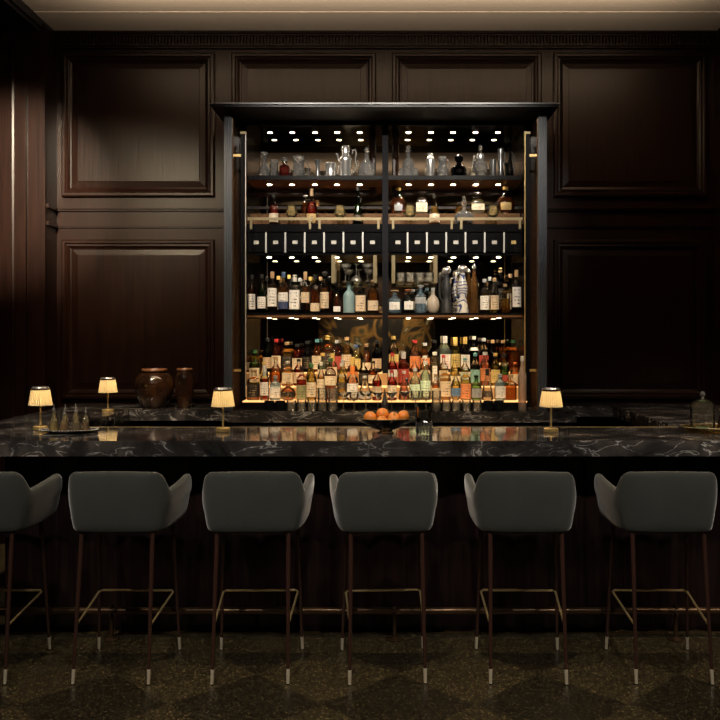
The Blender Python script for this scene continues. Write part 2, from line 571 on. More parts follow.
# the wall behind the viewer, seen only in the smoked mirror: gilt frieze and one abstract canvas
bm = bmesh.new()
for z, h, d in ((3.80, .02, .03), (3.86, .02, .04), (4.06, .03, .06)):
    box(bm, -3.6, 3.6, -2.2, -2.2 + d, z, z + h)
x = -3.5
while x < 3.5:
    lathe(bm, [(0, 0), (.045, .02), (.06, .06), (.03, .11), (0, .13)], 8, ox=x, oy=-2.17, oz=3.90); x += .19
obj('gilt_frieze', bm, M['gilt'], wallb, smooth=True)
cv = thing('abstract_canvas', 'large abstract canvas of gold swirls, reflected in the mirror behind the bottles', 'painting', (-.25, -2.19, 1.25))
bm = bmesh.new(); box(bm, -1.1, 1.1, 0, .03, 0, 1.0)
m, nt, b = newmat('abstract_paint')
tc = nd(nt, 'ShaderNodeTexCoord'); nz = nd(nt, 'ShaderNodeTexNoise')
nz.inputs['Scale'].default_value = 1.6; nz.inputs['Distortion'].default_value = 2.5; nz.inputs['Detail'].default_value = 1
rp = ramp(nt, [(.46, (.01, .008, .006)), (.56, (.25, .13, .03)), (.62, (.03, .035, .015)), (.70, (.75, .65, .45))])
nt.links.new(tc.outputs['Object'], nz.inputs[0]); nt.links.new(nz.outputs[0], rp.inputs[0]); nt.links.new(rp.outputs[0], b.inputs['Base Color'])
obj('canvas', bm, m, cv)
bm = bmesh.new()
for (a, b_, c, d_) in ((-1.14, 1.14, -.04, 0), (-1.14, 1.14, 1.0, 1.04), (-1.14, -1.1, 0, 1.0), (1.1, 1.14, 0, 1.0)):
    box(bm, a, b_, 0, .05, c, d_)
obj('picture_frame', bm, M['wood_black'], cv)
for sx in (-1.6, 0, 1.6):
    spot('frieze_fill', (sx, -1.4, 3.4), (sx, -2.2, 3.95), 5, 70, .8, .04, (1, .8, .5))  # invented lamps, added so the gilt shows in the mirror
spot('canvas_fill', (-.25, -1.2, 3.2), (-.25, -2.2, 1.75), 170, 70, .6, .04, (1, .85, .6))  # unseen lamp added to brighten the canvas reflection

# ------------------------------------------------------------------ the bar
BF = 4.5                                   # front edge of the marble
bm = bmesh.new()
TH = .082
for (x0, x1, y0, y1) in ((-2.57, 2.62, BF, 5.19), (-2.57, -1.97, 5.19, WY - .001), (1.77, 2.62, 5.19, WY - .001),
                         (-1.97, -1.2, 6.42, WY - .001), (1.38, 1.77, 6.74, WY - .001)):
    box(bm, x0, x1, y0, y1, 1.1 - TH, 1.1)
ctop = tag(obj('bar_countertop', bm, M['marble']), 'long polished black marble countertop with white veins around the bar', 'countertop')
tag(boxm('back_counter', M['marble'], None, -1.199, 1.379, 6.28, WY - .03, 1.1 - TH, 1.1), 'black marble counter under the lit bottle cabinet', 'countertop')

bar = thing('bar_counter', 'dark fluted wooden bar front below the marble top', 'bar', (0, 4.78, 0))
bm = bmesh.new()
N = 300; X0, X1 = -2.174, 2.60
prev = None
for i in range(N + 1):
    xx = X0 + (X1 - X0) * i / N
    ph = ((xx - X0) / .205) % 1
    yy = -.035 * abs(math.sin(PI * ph)) ** .8 + .02
    a = bm.verts.new((xx, yy, .0)); b2 = bm.verts.new((xx, yy, 1.1 - TH))
    if prev:
        bm.faces.new((prev[0], a, b2, prev[1]))
    prev = (a, b2)
obj('fluted_panel', bm, M['wood_bar'], bar, smooth=True, angle=50)
boxm('carcass', M['wood_black'], bar, X0, X1, .022, .3, 0, 1.1 - TH)
bmx = bmesh.new(); box(bmx, -1.96, 1.76, 5.1902, 5.196, 1.085, 1.1015)
obj('edge_strip', bmx, M['brass'], ctop)
sb = thing('bar_return', 'dark wooden base under the marble return beside the clay pots', 'bar', (-2.07, 5.9, 0))
boxm('carcass', M['wood_black'], sb, -.1, .1, -.75, 1.08, 0, 1.1 - TH)
sb2 = thing('bar_return', 'dark wooden base under the marble return behind the glass cloche', 'bar', (2.2, 5.9, 0))
boxm('carcass', M['wood_black'], sb2, -.38, .38, -.75, 1.08, 0, 1.1 - TH)
bb = thing('base_cabinet', 'slate grey base cabinet under the back counter marble', 'cabinet', (0, 6.66, 0))
boxm('carcass', M['slate'], bb, -1.18, 1.36, -.33, .3, .08, 1.1 - TH)
boxm('plinth', M['black'], bb, -1.15, 1.33, -.28, .3, 0, .08)
for i in range(4):
    x0 = -1.17 + i * .6325
    d = boxm('door', M['slate'], bb, x0 + .004, x0 + .6285, -.35, -.331, .12, .99, .002)
    bmh = bmesh.new(); tube(bmh, [(x0 + .56, -.375, .7), (x0 + .56, -.375, .95)], .006, 8)
    for zz in (.72, .93):
        tube(bmh, [(x0 + .56, -.375, zz), (x0 + .56, -.349, zz)], .004, 6)
    obj('handle', bmh, M['brass'], d)

# foot rail
fr = thing('foot_rail', 'round bronze foot rail running along the bottom of the bar', 'foot rail', (0, 4.64, 0))
bm = bmesh.new(); tube(bm, [(-2.55, 0, .155), (2.6, 0, .155)], .02, 14)
obj('rail', bm, M['bronze'], fr, smooth=True)
for xx in (-1.52, .025, 1.56):
    bm = bmesh.new()
    lathe(bm, [(0, 0), (.045, 0), (.045, .006), (.03, .012), (.011, .016), (.011, .125), (0, .128)], 16, ox=xx)
    for k in range(1):
        tube(bm, arcpts(xx, .155, .026, PI * 1.25, -PI * .25 + 2 * PI, 1) if False else [(xx, -.028, .15), (xx, -.024, .135), (xx, 0, .128), (xx, .024, .135), (xx, .028, .155), (xx, .02, .178), (xx, 0, .184), (xx, -.02, .178)], .007, 8)
    obj('bracket', bm, M['bronze'], fr, smooth=True)

# ------------------------------------------------------------------ bar stools
def bez(a, b, t):
    t = max(0, min(1, t)); t = t * t * (3 - 2 * t)
    return a + (b - a) * t


def make_stool():
    root = thing('bar_stool', '', 'stool', (0, 0, 0), 0, 'velvet bar stools along the bar')
    # plan curve of the shell, from one arm front round the back to the other
    half = [(.266, .25), (.270, .19), (.268, .12), (.263, .05), (.255, -.02), (.245, -.08), (.231, -.122), (.207, -.153), (.168, -.172), (.11, -.181), (.04, -.183)]
    pts = half + [(-x, y) for x, y in reversed(half)]
    # resample densely
    dense = []
    for i in range(len(pts) - 1):
        p0 = Vector(pts[max(0, i - 1)]); p1 = Vector(pts[i]); p2 = Vector(pts[i + 1]); p3 = Vector(pts[min(len(pts) - 1, i + 2)])
        for k in range(3):
            t = k / 3
            dense.append(.5 * ((2 * p1) + (p2 - p0) * t + (2 * p0 - 5 * p1 + 4 * p2 - p3) * t * t + (3 * p1 - p0 - 3 * p2 + p3) * t ** 3))
    dense.append(Vector(pts[-1]))
    bm = bmesh.new(); rings = []
    n = len(dense)
    for i, p in enumerate(dense):
        a = dense[max(0, i - 1)]; b = dense[min(n - 1, i + 1)]
        t = (b - a).normalized(); nor = Vector((-t.y, t.x))
        if nor.dot(p - Vector((0, .05))) < 0:
            nor = -nor
        y = p.y
        ztop = bez(1.007, .904, (y + .160) / .085) + .034 * max(0, min(1, (y + .08) / .28))
        zbot = .697 + .02 * max(0, (y + .05)) / .30
        if y < -.14:
            ztop -= 0.006 * (abs(p.x) / .2) ** 2
        endk = 0
        if y > .19:                       # rounded arm front
            k = (y - .19) / .06
            ztop -= .032 * k ** 2.4; zbot += .018 * k ** 2
        th = .048
        if y > .22:
            th = .04
        H = ztop - zbot
        lean = .012
        prof = [(-.045, 0.0), (-.022, .007), (-.012, .028), (-.004, .095), (.004, H * .55), (lean - .004, H - .05), (lean - .004, H - .018), (-.008 + lean, H - .004),
                (-.022 + lean, H), (-.036 + lean, H - .004), (-th + lean - .002, H - .02), (-th + lean - .003, H - .06), (-th - .004, H * .5), (-th - .01, .07), (-th - .012, .02)]
        ring = []
        for off, z in prof:
            q = p + nor * off
            ring.append(bm.verts.new((q.x, q.y, zbot + z)))
        rings.append(ring)
    m_ = len(rings[0])
    for a, b in zip(rings, rings[1:]):
        for i in range(m_):
            j = (i + 1) % m_
            bm.faces.new((a[i], a[j], b[j], b[i]))
    for r in (rings[0], rings[-1]):       # domed arm ends
        c = sum((v.co for v in r), Vector()) / len(r)
        cen = bm.verts.new(c + Vector((0, .012, 0)))
        for i in range(m_):
            bm.faces.new((r[i], r[(i + 1) % m_], cen))
    sh = obj('backrest', bm, M['velvet'], root, smooth=True, angle=180)
    md = sh.modifiers.new('sub', 'SUBSURF'); md.levels = 1; md.render_levels = 1
    # seat
    bm = bmesh.new()
    prof = [(0, 0), (.80, 0), (.93, .008), (.99, .03), (1, .06), (.97, .085), (.88, .1), (.6, .108), (0, .11)]
    lathe(bm, [(r * .222, z) for r, z in prof], 36, power=4, dep=.95, oy=.055, oz=.712)
    obj('seat', bm, M['velvet'], root, smooth=True, angle=60)
    bm = bmesh.new(); lathe(bm, [(0, 0), (.2, 0), (.205, .004), (.2, .008), (0, .008)], 36, power=4, dep=.85, oy=.05, oz=.704)
    obj('seat_frame', bm, M['blackmatte'], root, smooth=True)
    legs = {}
    for sx in (-1, 1):
        for fx, fy, tx, ty in ((.18, -.222, .172, -.125), (.2135, .23, .19, .17)):
            f = Vector((sx * fx, fy, .0)); t = Vector((sx * tx, ty, .705))
            bm = bmesh.new()
            k = f.lerp(t, .1)
            tube(bm, [k, f.lerp(t, .5), t], .012, 12, [.0078, .0098, .0118])
            lg = obj('leg', bm, M['legwood'], root, smooth=True)
            bm = bmesh.new(); tube(bm, [f.lerp(t, .004), k], .009, 12, [.0075, .009])
            fe = obj('ferrule', bm, M['ferrule'], lg, smooth=True)
            bm = bmesh.new(); lathe(bm, [(0, 0), (.008, 0), (.008, .005), (0, .005)], 10, ox=f.x, oy=f.y)
            obj('foot_pad', bm, M['blackmatte'], lg)
            legs[(sx, fy > 0)] = (f, t)
    P = lambda sx, fr_, z: legs[(sx, fr_)][0].lerp(legs[(sx, fr_)][1], z / .705)
    bm = bmesh.new()
    a = P(-1, False, .268); b = P(-1, True, .326) + Vector((.008, -.012, 0)); c = P(1, True, .326) + Vector((-.008, -.012, 0)); d = P(1, False, .268)
    tube(bm, [a, b.lerp(a, .05), b.lerp(c, .04), c.lerp(b, .04), c.lerp(d, .05), d], .0055, 8)
    obj('footrest', bm, M['brass_rod'], root, smooth=True)
    return root


stool = make_stool()
for i, (x, rz, lab) in enumerate((
        (-2.008, 0, 'velvet bar stool nearest the bitters tray, cut by the frame edge'),
        (-1.324, -.5, 'grey green velvet bar stool in front of the small back lamp'),
        (-.670, 1.4, 'grey green velvet bar stool in front of the bar lamp left of the cabinet'),
        (-.025, 3.6, 'grey green velvet bar stool in front of the bowl of oranges'),
        (.663, -1.4, 'grey green velvet bar stool in front of the lamp right of the cabinet'),
        (1.352, -.6, 'grey green velvet bar stool below the glass cloche'))):
    o = stool if i == 0 else copy_tree(stool)
    o.location = (x, 4.255, 0); o.rotation_euler = (0, 0, math.radians(rz)); o['label'] = lab

# ------------------------------------------------------------------ the back bar cabinet
CF = 6.34          # front of the side panels
SF = 6.62          # front of the shelves
MY = 6.975         # mirror
cab = thing('back_bar_cabinet', 'tall black back bar cabinet with mirrored shelves, drawers and small downlights', 'cabinet', (0, 0, 0))
IX0, IX1 = -1.118, 1.040          # inner opening
PX0, PX1 = -.060, -.014           # centre post
ZT = 3.33
bm = bmesh.new(); box(bm, -1.305, 1.228, 6.20, WY - .08, ZT, ZT + .014)
can = obj('canopy', bm, M['wood_black'], cab)
boxm('cornice_lip', M['slate'], can, -1.318, 1.240, 6.185, WY - .08, ZT + .0141, ZT + .027, .002)
for sgn, (a, b_) in ((-1, (-1.238, -1.178)), (1, (1.104, 1.170))):
    bm = bmesh.new(); box(bm, a, b_, CF, WY - .002, 1.101, ZT)
    c_ = (a + b_) / 2
    for k in (-.018, 0, .018):     # reeded front edge
        box(bm, c_ + k - .006, c_ + k + .006, CF - .008, CF, 1.101, ZT)
    obj('side_panel', bm, M['slate'], cab)
    xi = b_ if sgn < 0 else a
    # inner cheek, walnut mirror-polished
    lo, hi = sorted((xi, xi - sgn * .006))
    boxm('cheek', plain('polished_walnut', (.14, .075, .035), .12, .55), cab, lo, hi, CF + .02, MY, 1.101, ZT - .002)
    # long pull standing off the cheek
    px_ = wx(243.6, 6.42) if sgn < 0 else wx(527, 6.42)
    h = thing('pull', '', '', (0, 0, 0)); del h['label']; del h['category']; h.parent = cab; h.name = 'pull_handle'
    boxm('grip', M['black'], h, px_ - .016, px_ + .016, 6.40, 6.425, 1.20, 3.18)
    e = px_ + .019 * (-sgn)
    lo, hi = sorted((px_ + .016 * (-sgn), px_ + .0195 * (-sgn)))
    boxm('edge_strip', M['brass'] if sgn > 0 else M['nickel'], h, lo, hi, 6.398, 6.425, 1.2, 3.2)
    lo, hi = sorted((px_ - .022 * (-sgn), px_ + .022 * (-sgn)))
    boxm('end_cap', M['brass_pale'], h, lo, hi, 6.396, 6.43, 3.18, 3.196)
    for z in (3.02, 1.40):
        lo, hi = sorted((xi, px_))
        boxm('bracket', M['brass'], h, lo, hi, 6.405, 6.42, z - .01, z + .008)
# inner framing
boxm('back_mirror', M['mirror'], cab, IX0 - .06, IX1 + .06, MY, MY + .02, 1.101, ZT)
for (a, b_) in ((IX0 - .058, IX0), (IX1, IX1 + .058)):
    boxm('inner_jamb', M['black'], cab, a + .006, b_, SF, MY, 1.101, ZT - .001)
boxm('centre_post', M['post'], cab, PX0, PX1, SF - .03, SF + .03, 1.3665, ZT - .001)
boxm('soffit', M['black'], cab, IX0, IX1, SF - .0, MY - .001, ZT - .03, ZT - .001)
bays = ((IX0 + .001, PX0 - .001), (PX1 + .001, IX1 - .001))
Z1, Z2, Z3 = 2.908, 2.530, 1.8375
for (a, b_) in bays:
    for (zt, th) in ((Z1, .032), (Z3, .032)):
        bm = bmesh.new(); box(bm, a, b_, SF, MY - .001, zt - .014, zt)
        s_ = obj('shelf', bm, M['black'], cab)
        if zt > 2:
            boxm('front_lip', M['black'], s_, a, b_, SF, SF + .012, zt - th, zt - .0141)
        boxm('underside', M['wood_shelf'], s_, a, b_, SF + (.0121 if zt > 2 else .004), MY - .001, zt - th, zt - .0141)
    bm = bmesh.new(); box(bm, a, b_, SF, MY - .001, Z2 - .06, Z2)
    obj('shelf', bm, M['black'], cab)
    # reeded riser for the back row
    bm = bmesh.new(); box(bm, a, b_, 6.80, MY - .002, Z2, Z2 + .108)
    rs = obj('riser', bm, M['wood_shelf'], cab)
    bm = bmesh.new(); x = a + .004
    while x < b_ - .01:
        lathe(bm, [(.006, Z2), (.006, Z2 + .107)], 8, ox=x + .006, oy=6.80); x += .0165
    obj('reeding', bm, M['wood_shelf'], rs, smooth=True)
    # drawer bank
    boxm('drawer_case', M['black'], cab, a, b_, SF + .02, MY - .001, 2.29, Z2 - .061)
    pitch = (b_ - a) / 7
    for k in range(7):
        d0 = a + pitch * k
        d = boxm('drawer', M['black'], cab, d0 + .009, d0 + pitch - .009, SF + .004, SF + .019, 2.312, 2.462, .002)
        boxm('name_plate', M['plate'] if not (k == 6 and a > 0 or (a > -.1 and k == 6)) else M['brass'], d, d0 + pitch / 2 - .019, d0 + pitch / 2 + .019, SF + .000, SF + .0035, 2.374, 2.401)
        if k:
            boxm('divider_strip', M['nickel'], cab, d0 - .006, d0 + .006, SF + .0, SF + .019, 2.308, 2.466)
    # gallery rails, two to a bay
    mid = (a + b_) / 2
    for (r0, r1) in ((a + .008, mid - .012), (mid + .012, b_ - .008)):
        bm = bmesh.new()
        box(bm, r0, r1, SF - .012, SF - .004, 2.558, 2.580)
        for q in (r0 + .02, r1 - .03):
            box(bm, q, q + .018, SF - .011, SF - .001, 2.49, 2.5581)
        obj('gallery_rail', bm, M['brass_pale'], cab)

# small downlights, five to a bay under the soffit, the shelves and the drawers
def downlight(x, y, z, power):
    bm = bmesh.new(); lathe(bm, [(.019, -.001), (.020, -.0042), (.023, -.0042), (.023, 0), (.019, 0)], 16, ox=x, oy=y, oz=z, cap=False)
    o = obj('downlight', bm, M['brass'], cab, smooth=True)
    bm = bmesh.new(); lathe(bm, [(0, -.0045), (.0185, -.0045), (.0185, -.0005), (0, -.0005)], 14, ox=x, oy=y, oz=z)
    obj('lens', bm, M['lens'], o)
    l = bpy.data.lights.new('downlight_glow', 'SPOT'); l.energy = power; l.spot_size = math.radians(120); l.spot_blend = 1
    l.color = (1, .80, .58); l.shadow_soft_size = .014
    lo = bpy.data.objects.new('downlight_glow', l); COL.objects.link(lo); lo.location = (x, y, z - .006)


for bi, xs in enumerate(((269.6, 292, 314.8, 337, 359.6), (408.5, 431, 453.3, 475.8, 498.3))):
    for px_ in xs:
        X = wx(px_, 6.82)
        downlight(X, 6.845, ZT - .03, 7)
        downlight(X, 6.82, Z1 - .032, 4.5)
        downlight(X, 6.80, 2.29, 2.6)
        downlight(X, 6.80, Z3 - .032, 2.6)

# lit stepped display under the cabinet
disp = thing('stepped_bottle_display', 'glowing amber stepped display carrying the rows of liquor bottles', 'display stand', (0, 0, 0))
boxm('plinth', M['black'], disp, IX0 + .004, IX1 - .004, 6.425, 6.60, 1.101, 1.155)
ROWS = [(6.505, 1.167), (6.665, 1.267), (6.83, 1.367)]
for (y0, y1, zt) in ((6.42, 6.585, 1.166), (6.586, 6.745, 1.266), (6.746, MY - .002, 1.366)):
    stp = boxm('step', M['amber_riser'], disp, IX0 + .004, IX1 - .004, y0, y1, 1.1551, zt - .0081)
    boxm('lit_top', M['acrylic'], stp, IX0 + .004, IX1 - .004, y0, y1, zt - .008, zt)

# ------------------------------------------------------------------ bottles
SH = {
    'std':    (2, [(0, 0), (.90, 0), (1, .018), (1, .55), (.95, .61), (.70, .69), (.42, .75), (.34, .79), (.32, .95), (.37, .955), (.37, .985), (0, .985)], (.10, .50)),
    'tall':   (2, [(0, 0), (.92, 0), (1, .015), (1, .60), (.96, .66), (.62, .75), (.40, .82), (.38, .96), (.43, .965), (.43, .985), (0, .985)], (.14, .52)),
    'square': (5, [(0, 0), (.94, 0), (1, .02), (1, .60), (.92, .68), (.55, .74), (.36, .77), (.34, .94), (.42, .945), (.42, .98), (0, .98)], (.10, .54)),
    'squat':  (2.6, [(0, 0), (.88, 0), (.98, .03), (1, .15), (1, .48), (.92, .60), (.60, .70), (.36, .75), (.32, .92), (.40, .925), (.40, .97), (0, .97)], (.12, .48)),
    'round':  (2, [(0, 0), (.50, 0), (.66, .03), (.90, .15), (1, .31), (.95, .46), (.75, .59), (.42, .68), (.27, .73), (.25, .93), (.33, .935), (.33, .97), (0, .97)], (.18, .46)),
    'cone':   (2, [(0, 0), (.92, 0), (1, .03), (.96, .10), (.62, .50), (.38, .68), (.27, .78), (.25, .95), (.31, .955), (.31, .98), (0, .98)], (.12, .42)),
    'bell':   (2, [(0, 0), (.92, 0), (1, .025), (1, .22), (.92, .38), (.62, .58), (.36, .70), (.28, .77), (.27, .94), (.34, .945), (.34, .98), (0, .98)], (.08, .34)),
    'wine':   (2, [(0, 0), (.92, 0), (1, .015), (1, .56), (.90, .64), (.56, .72), (.38, .80), (.34, .97), (.38, .972), (.38, .985), (0, .985)], (.12, .44)),
}
_bm_cache = {}


def prof_r(prof, z):
    for (r0, z0), (r1, z1) in zip(prof[1:], prof[2:]):
        if z0 <= z <= z1:
            return r0 + (r1 - r0) * ((z - z0) / max(1e-6, z1 - z0))
    return prof[-2][0]


def bottle(x, D, zb, h, w, shape, liq, lab, cap, label, group, fill=.62, liqmat=None, glass=None, lspan=None, col2=None, ink=(.05, .04, .035), maxdep=.1, ball=False, yaw=0, opaque=None, cat='bottle', name='liquor_bottle', labw=1.15, capfrac=.10):
    power, prof, span = SH[shape]
    span = lspan or span
    R = w / 2
    dep = min(1.0, maxdep / w)
    root = thing(name, label, cat, (x, D, zb), math.radians(yaw), group)
    bm = bmesh.new()
    lathe(bm, [(r * R, z * h) for r, z in prof], 20, power, dep)
    obj('body', bm, opaque or glass or M['clear'], root, smooth=True)
    if liq and not opaque:
        bm = bmesh.new()
        inner = [(0, .02)] + [(r * .9 , max(.022, z)) for r, z in prof[1:-1] if z < fill]
        inner += [(prof_r(prof, fill) * .9, fill), (0, fill)]
        lathe(bm, [(r * R, z * h) for r, z in inner], 16, power, dep)
        obj('liquid', bm, liqmat or cm('liq', liq), root, smooth=True)
    if lab:
        bm = bmesh.new()
        zs = [span[0] + (span[1] - span[0]) * i / 5 for i in range(6)]
        aw = labw
        lathe(bm, [(prof_r(prof, z) * R + .0009, z * h) for z in zs], 14, power, dep, -PI / 2 - aw, -PI / 2 + aw)
        obj('label', bm, lm(lab, (.35, .25, .10) if max(lab) < .05 and ink[0] < .06 else ink, col2), root, smooth=True)
    if cap:
        bm = bmesh.new()
        nr = prof_r(prof, .90) * R
        if ball:
            lathe(bm, [(0, .93 * h), (nr * 1.1, .93 * h), (nr * 1.1, .955 * h), (nr * 1.7, .975 * h), (nr * 1.9, 1.0 * h), (nr * 1.6, 1.03 * h), (0, 1.045 * h)], 14)
        else:
            lathe(bm, [(0, (1.005 - capfrac) * h), (nr * 1.22, (1.005 - capfrac) * h), (nr * 1.26, .995 * h), (nr * 1.1, h), (0, h)], 14)
        obj('cap', bm, cap if not isinstance(cap, tuple) else cm('cap', cap), root, smooth=True)
    return root


AM, DAM, RED, GOLD, YEL, CLR, PGR, GRN, BLK, PNK = (.62, .20, .035), (.30, .075, .018), (.50, .05, .025), (.78, .42, .09), (.80, .62, .16), None, (.62, .78, .58), (.10, .22, .07), (.03, .018, .012), (.85, .38, .26)
CRM, WHT, BEI, DRK, ORL, TEA, NAV, OLV, REDL, YLL, GRYL = (.72, .60, .42), (.78, .75, .70), (.58, .45, .30), (.010, .008, .007), (.68, .24, .09), (.25, .48, .42), (.03, .05, .13), (.24, .25, .12), (.42, .06, .045), (.66, .50, .18), (.34, .35, .36)
cBK, cWH, cGD, cRD, cSV, cCK, cBL, cOR, cTL, cGR = (.012, .012, .013), (.7, .68, .62), (.62, .42, .12), (.42, .03, .03), (.5, .5, .5), (.45, .28, .14), (.05, .09, .2), (.7, .2, .04), (.12, .32, .34), (.05, .15, .06)
gGRN = cm('gl', (.35, .55, .33)); gDGR = cm('gl', (.12, .25, .12)); gBLU = cm('gl', (.55, .72, .85), body=.25); gDRK = cm('gl', (.07, .05, .045)); gPGR = cm('gl', (.78, .92, .80), body=.12)
FROST = cm('gl', (.75, .6, .5), body=.7)

front = [
    (253.6, 370, 12, 'square', AM, DRK, cCK, 'squat amber square bottle with dark label', dict(fill=.5)),
    (265, 365, 8.5, 'tall', RED, WHT, cSV, 'slim dark red bottle with white label', dict(capfrac=.3)),
    (275, 376, 10, 'square', None, WHT, cSV, 'grey blue square bottle with white label', dict(glass=gBLU)),
    (288.4, 381, 15, 'round', AM, DRK, cCK, 'low round amber flask with dark label', dict(ink=(.5, .35, .1))),
    (301.4, 367, 9.6, 'square', RED, OLV, cBK, 'red bottle wrapped in olive label', dict(lspan=(.03, .46))),
    (311.8, 364, 9.6, 'std', YEL, CRM, cGR, 'pale yellow bottle with cream label', {}),
    (321, 362, 8, 'std', GOLD, CRM, cWH, 'slim gold bottle with tall cream label', dict(lspan=(.06, .55))),
    (330.6, 358, 10.6, 'square', DAM, CRM, cGR, 'dark amber bottle with cream neck label', dict(lspan=(.36, .58))),
    (341.6, 363, 9.8, 'std', YEL, BLK, cSV, 'yellow green bottle with dark band', dict(lspan=(.30, .48))),
    (352.6, 366, 11, 'std', None, WHT, cOR, 'clear bottle with white label, orange neck', dict(capfrac=.25)),
    (364.8, 376, 12.5, 'bell', None, GRYL, cWH, 'clear bell shaped bottle with pale label', {}),
    (377, 368, 9, 'wine', RED, BEI, cBK, 'dark red bottle with beige label', {}),
    (392, 370, 9, 'std', RED, CRM, cRD, 'red aperitif bottle with cream label', {}),
    (404, 371, 11, 'cone', PNK, None, cSV, 'pink conical bottle without label', {}),
    (415, 368, 10.6, 'std', None, PGR, cSV, 'pale green ribbed clear bottle', dict(glass=gPGR)),
    (425.6, 361, 10.4, 'std', None, PGR, cSV, 'pale green clear bottle with dark seal', dict(glass=gPGR, ink=(.01, .01, .02))),
    (435.4, 374, 8, 'squat', AM, BEI, cCK, 'small amber bottle with beige label', {}),
    (445, 365, 10.6, 'square', GOLD, BEI, cWH, 'square bottle with brown beige label', {}),
    (455.6, 369, 10, 'round', YEL, (.12, .22, .38), cGD, 'round bottle with blue label', dict(lspan=(.14, .40))),
    (465.8, 367, 10, 'square', YEL, ORL, cWH, 'square bottle with bright orange label, teal shoulder', dict(lspan=(.05, .50))),
    (476, 375, 10, 'squat', None, GRYL, cBK, 'small green bottle with grey label', dict(glass=gGRN)),
    (487.6, 369, 12, 'cone', None, BLK, cBK, 'clear conical bottle with black neck', dict(capfrac=.22, lspan=(.1, .3))),
    (499.6, 374, 9.5, 'square', None, WHT, cSV, 'grey blue bottle with arched white label', dict(glass=gBLU)),
    (510.6, 375, 12, 'square', AM, None, cCK, 'squat amber bottle without label', dict(fill=.6)),
]
mid = [
    (254.5, 350, 10.5, 'std', GOLD, CRM, cGR, 'green shouldered bottle with cream label', dict(glass=gGRN)),
    (264, 362, 8.5, 'std', YEL, YLL, cGD, 'bottle with yellow label', {}),
    (275.4, 357, 13, 'round', AM, None, cCK, 'big round red amber bottle', {}),
    (288, 361, 10, 'square', GOLD, CRM, cWH, 'square gold bottle with cream label', {}),
    (298.4, 359, 10, 'std', RED, CRM, cBK, 'red brown bottle with cream label', {}),
    (311, 363, 11.5, 'bell', YEL, CRM, cGR, 'yellow bell bottle with cream label', {}),
    (322.4, 353, 10, 'std', PGR, CRM, cGD, 'pale bottle, cream label with red dot', dict(ink=(.5, .03, .02))),
    (332.6, 353, 10, 'std', GOLD, CRM, cGD, 'gold necked bottle with tall cream label', dict(capfrac=.25, lspan=(.1, .58))),
    (342.6, 360, 9.6, 'squat', YEL, CRM, cSV, 'squat pale gold bottle with cream label', {}),
    (352.6, 357, 10.4, 'std', PNK, ORL, cGD, 'orange bottle with gold neck', dict(capfrac=.3)),
    (363.4, 360, 9.4, 'std', BLK, DRK, cBK, 'dark bottle with black label', {}),
    (373, 361, 9, 'wine', DAM, CRM, cBK, 'dark wine bottle with cream label', {}),
    (392.4, 353, 9.6, 'std', RED, WHT, cRD, 'crimson bottle with white label', dict(col2=REDL)),
    (403.6, 352, 11, 'std', RED, REDL, cSV, 'bright red bottle with silver pourer', dict(capfrac=.2)),
    (414.4, 358, 9.4, 'std', AM, ORL, cOR, 'amber bottle with orange label', {}),
    (425, 356, 9.4, 'tall', GOLD, CRM, cWH, 'gold bottle with cream label, white cap', {}),
    (434.6, 352, 9, 'tall', YEL, WHT, cWH, 'pale yellow bottle with white stripe label', dict(lspan=(.1, .6), labw=.5)),
    (443.8, 355, 9, 'std', GOLD, CRM, cRD, 'gold bottle with cream label, red cap', {}),
    (454.4, 356, 11, 'bell', YEL, CRM, cGD, 'pale gold bell bottle with cream label', {}),
    (465, 358, 9.6, 'std', YEL, (.55, .62, .5), cTL, 'yellow bottle with pale green label', {}),
    (475, 353, 9.4, 'std', None, TEA, cTL, 'bottle with teal label', {}),
    (485.4, 352, 9.8, 'tall', PNK, ORL, cSV, 'pink orange bottle with orange label', {}),
    (495, 353, 9, 'std', YEL, YLL, cGD, 'yellow gold bottle with gold cap', {}),
    (504.6, 354, 9.2, 'wine', GRN, REDL, cBK, 'dark green bottle with red seal', dict(lspan=(.16, .34), labw=.6)),
    (514.6, 362, 9.4, 'std', AM, CRM, cOR, 'orange amber bottle with cream label', {}),
]
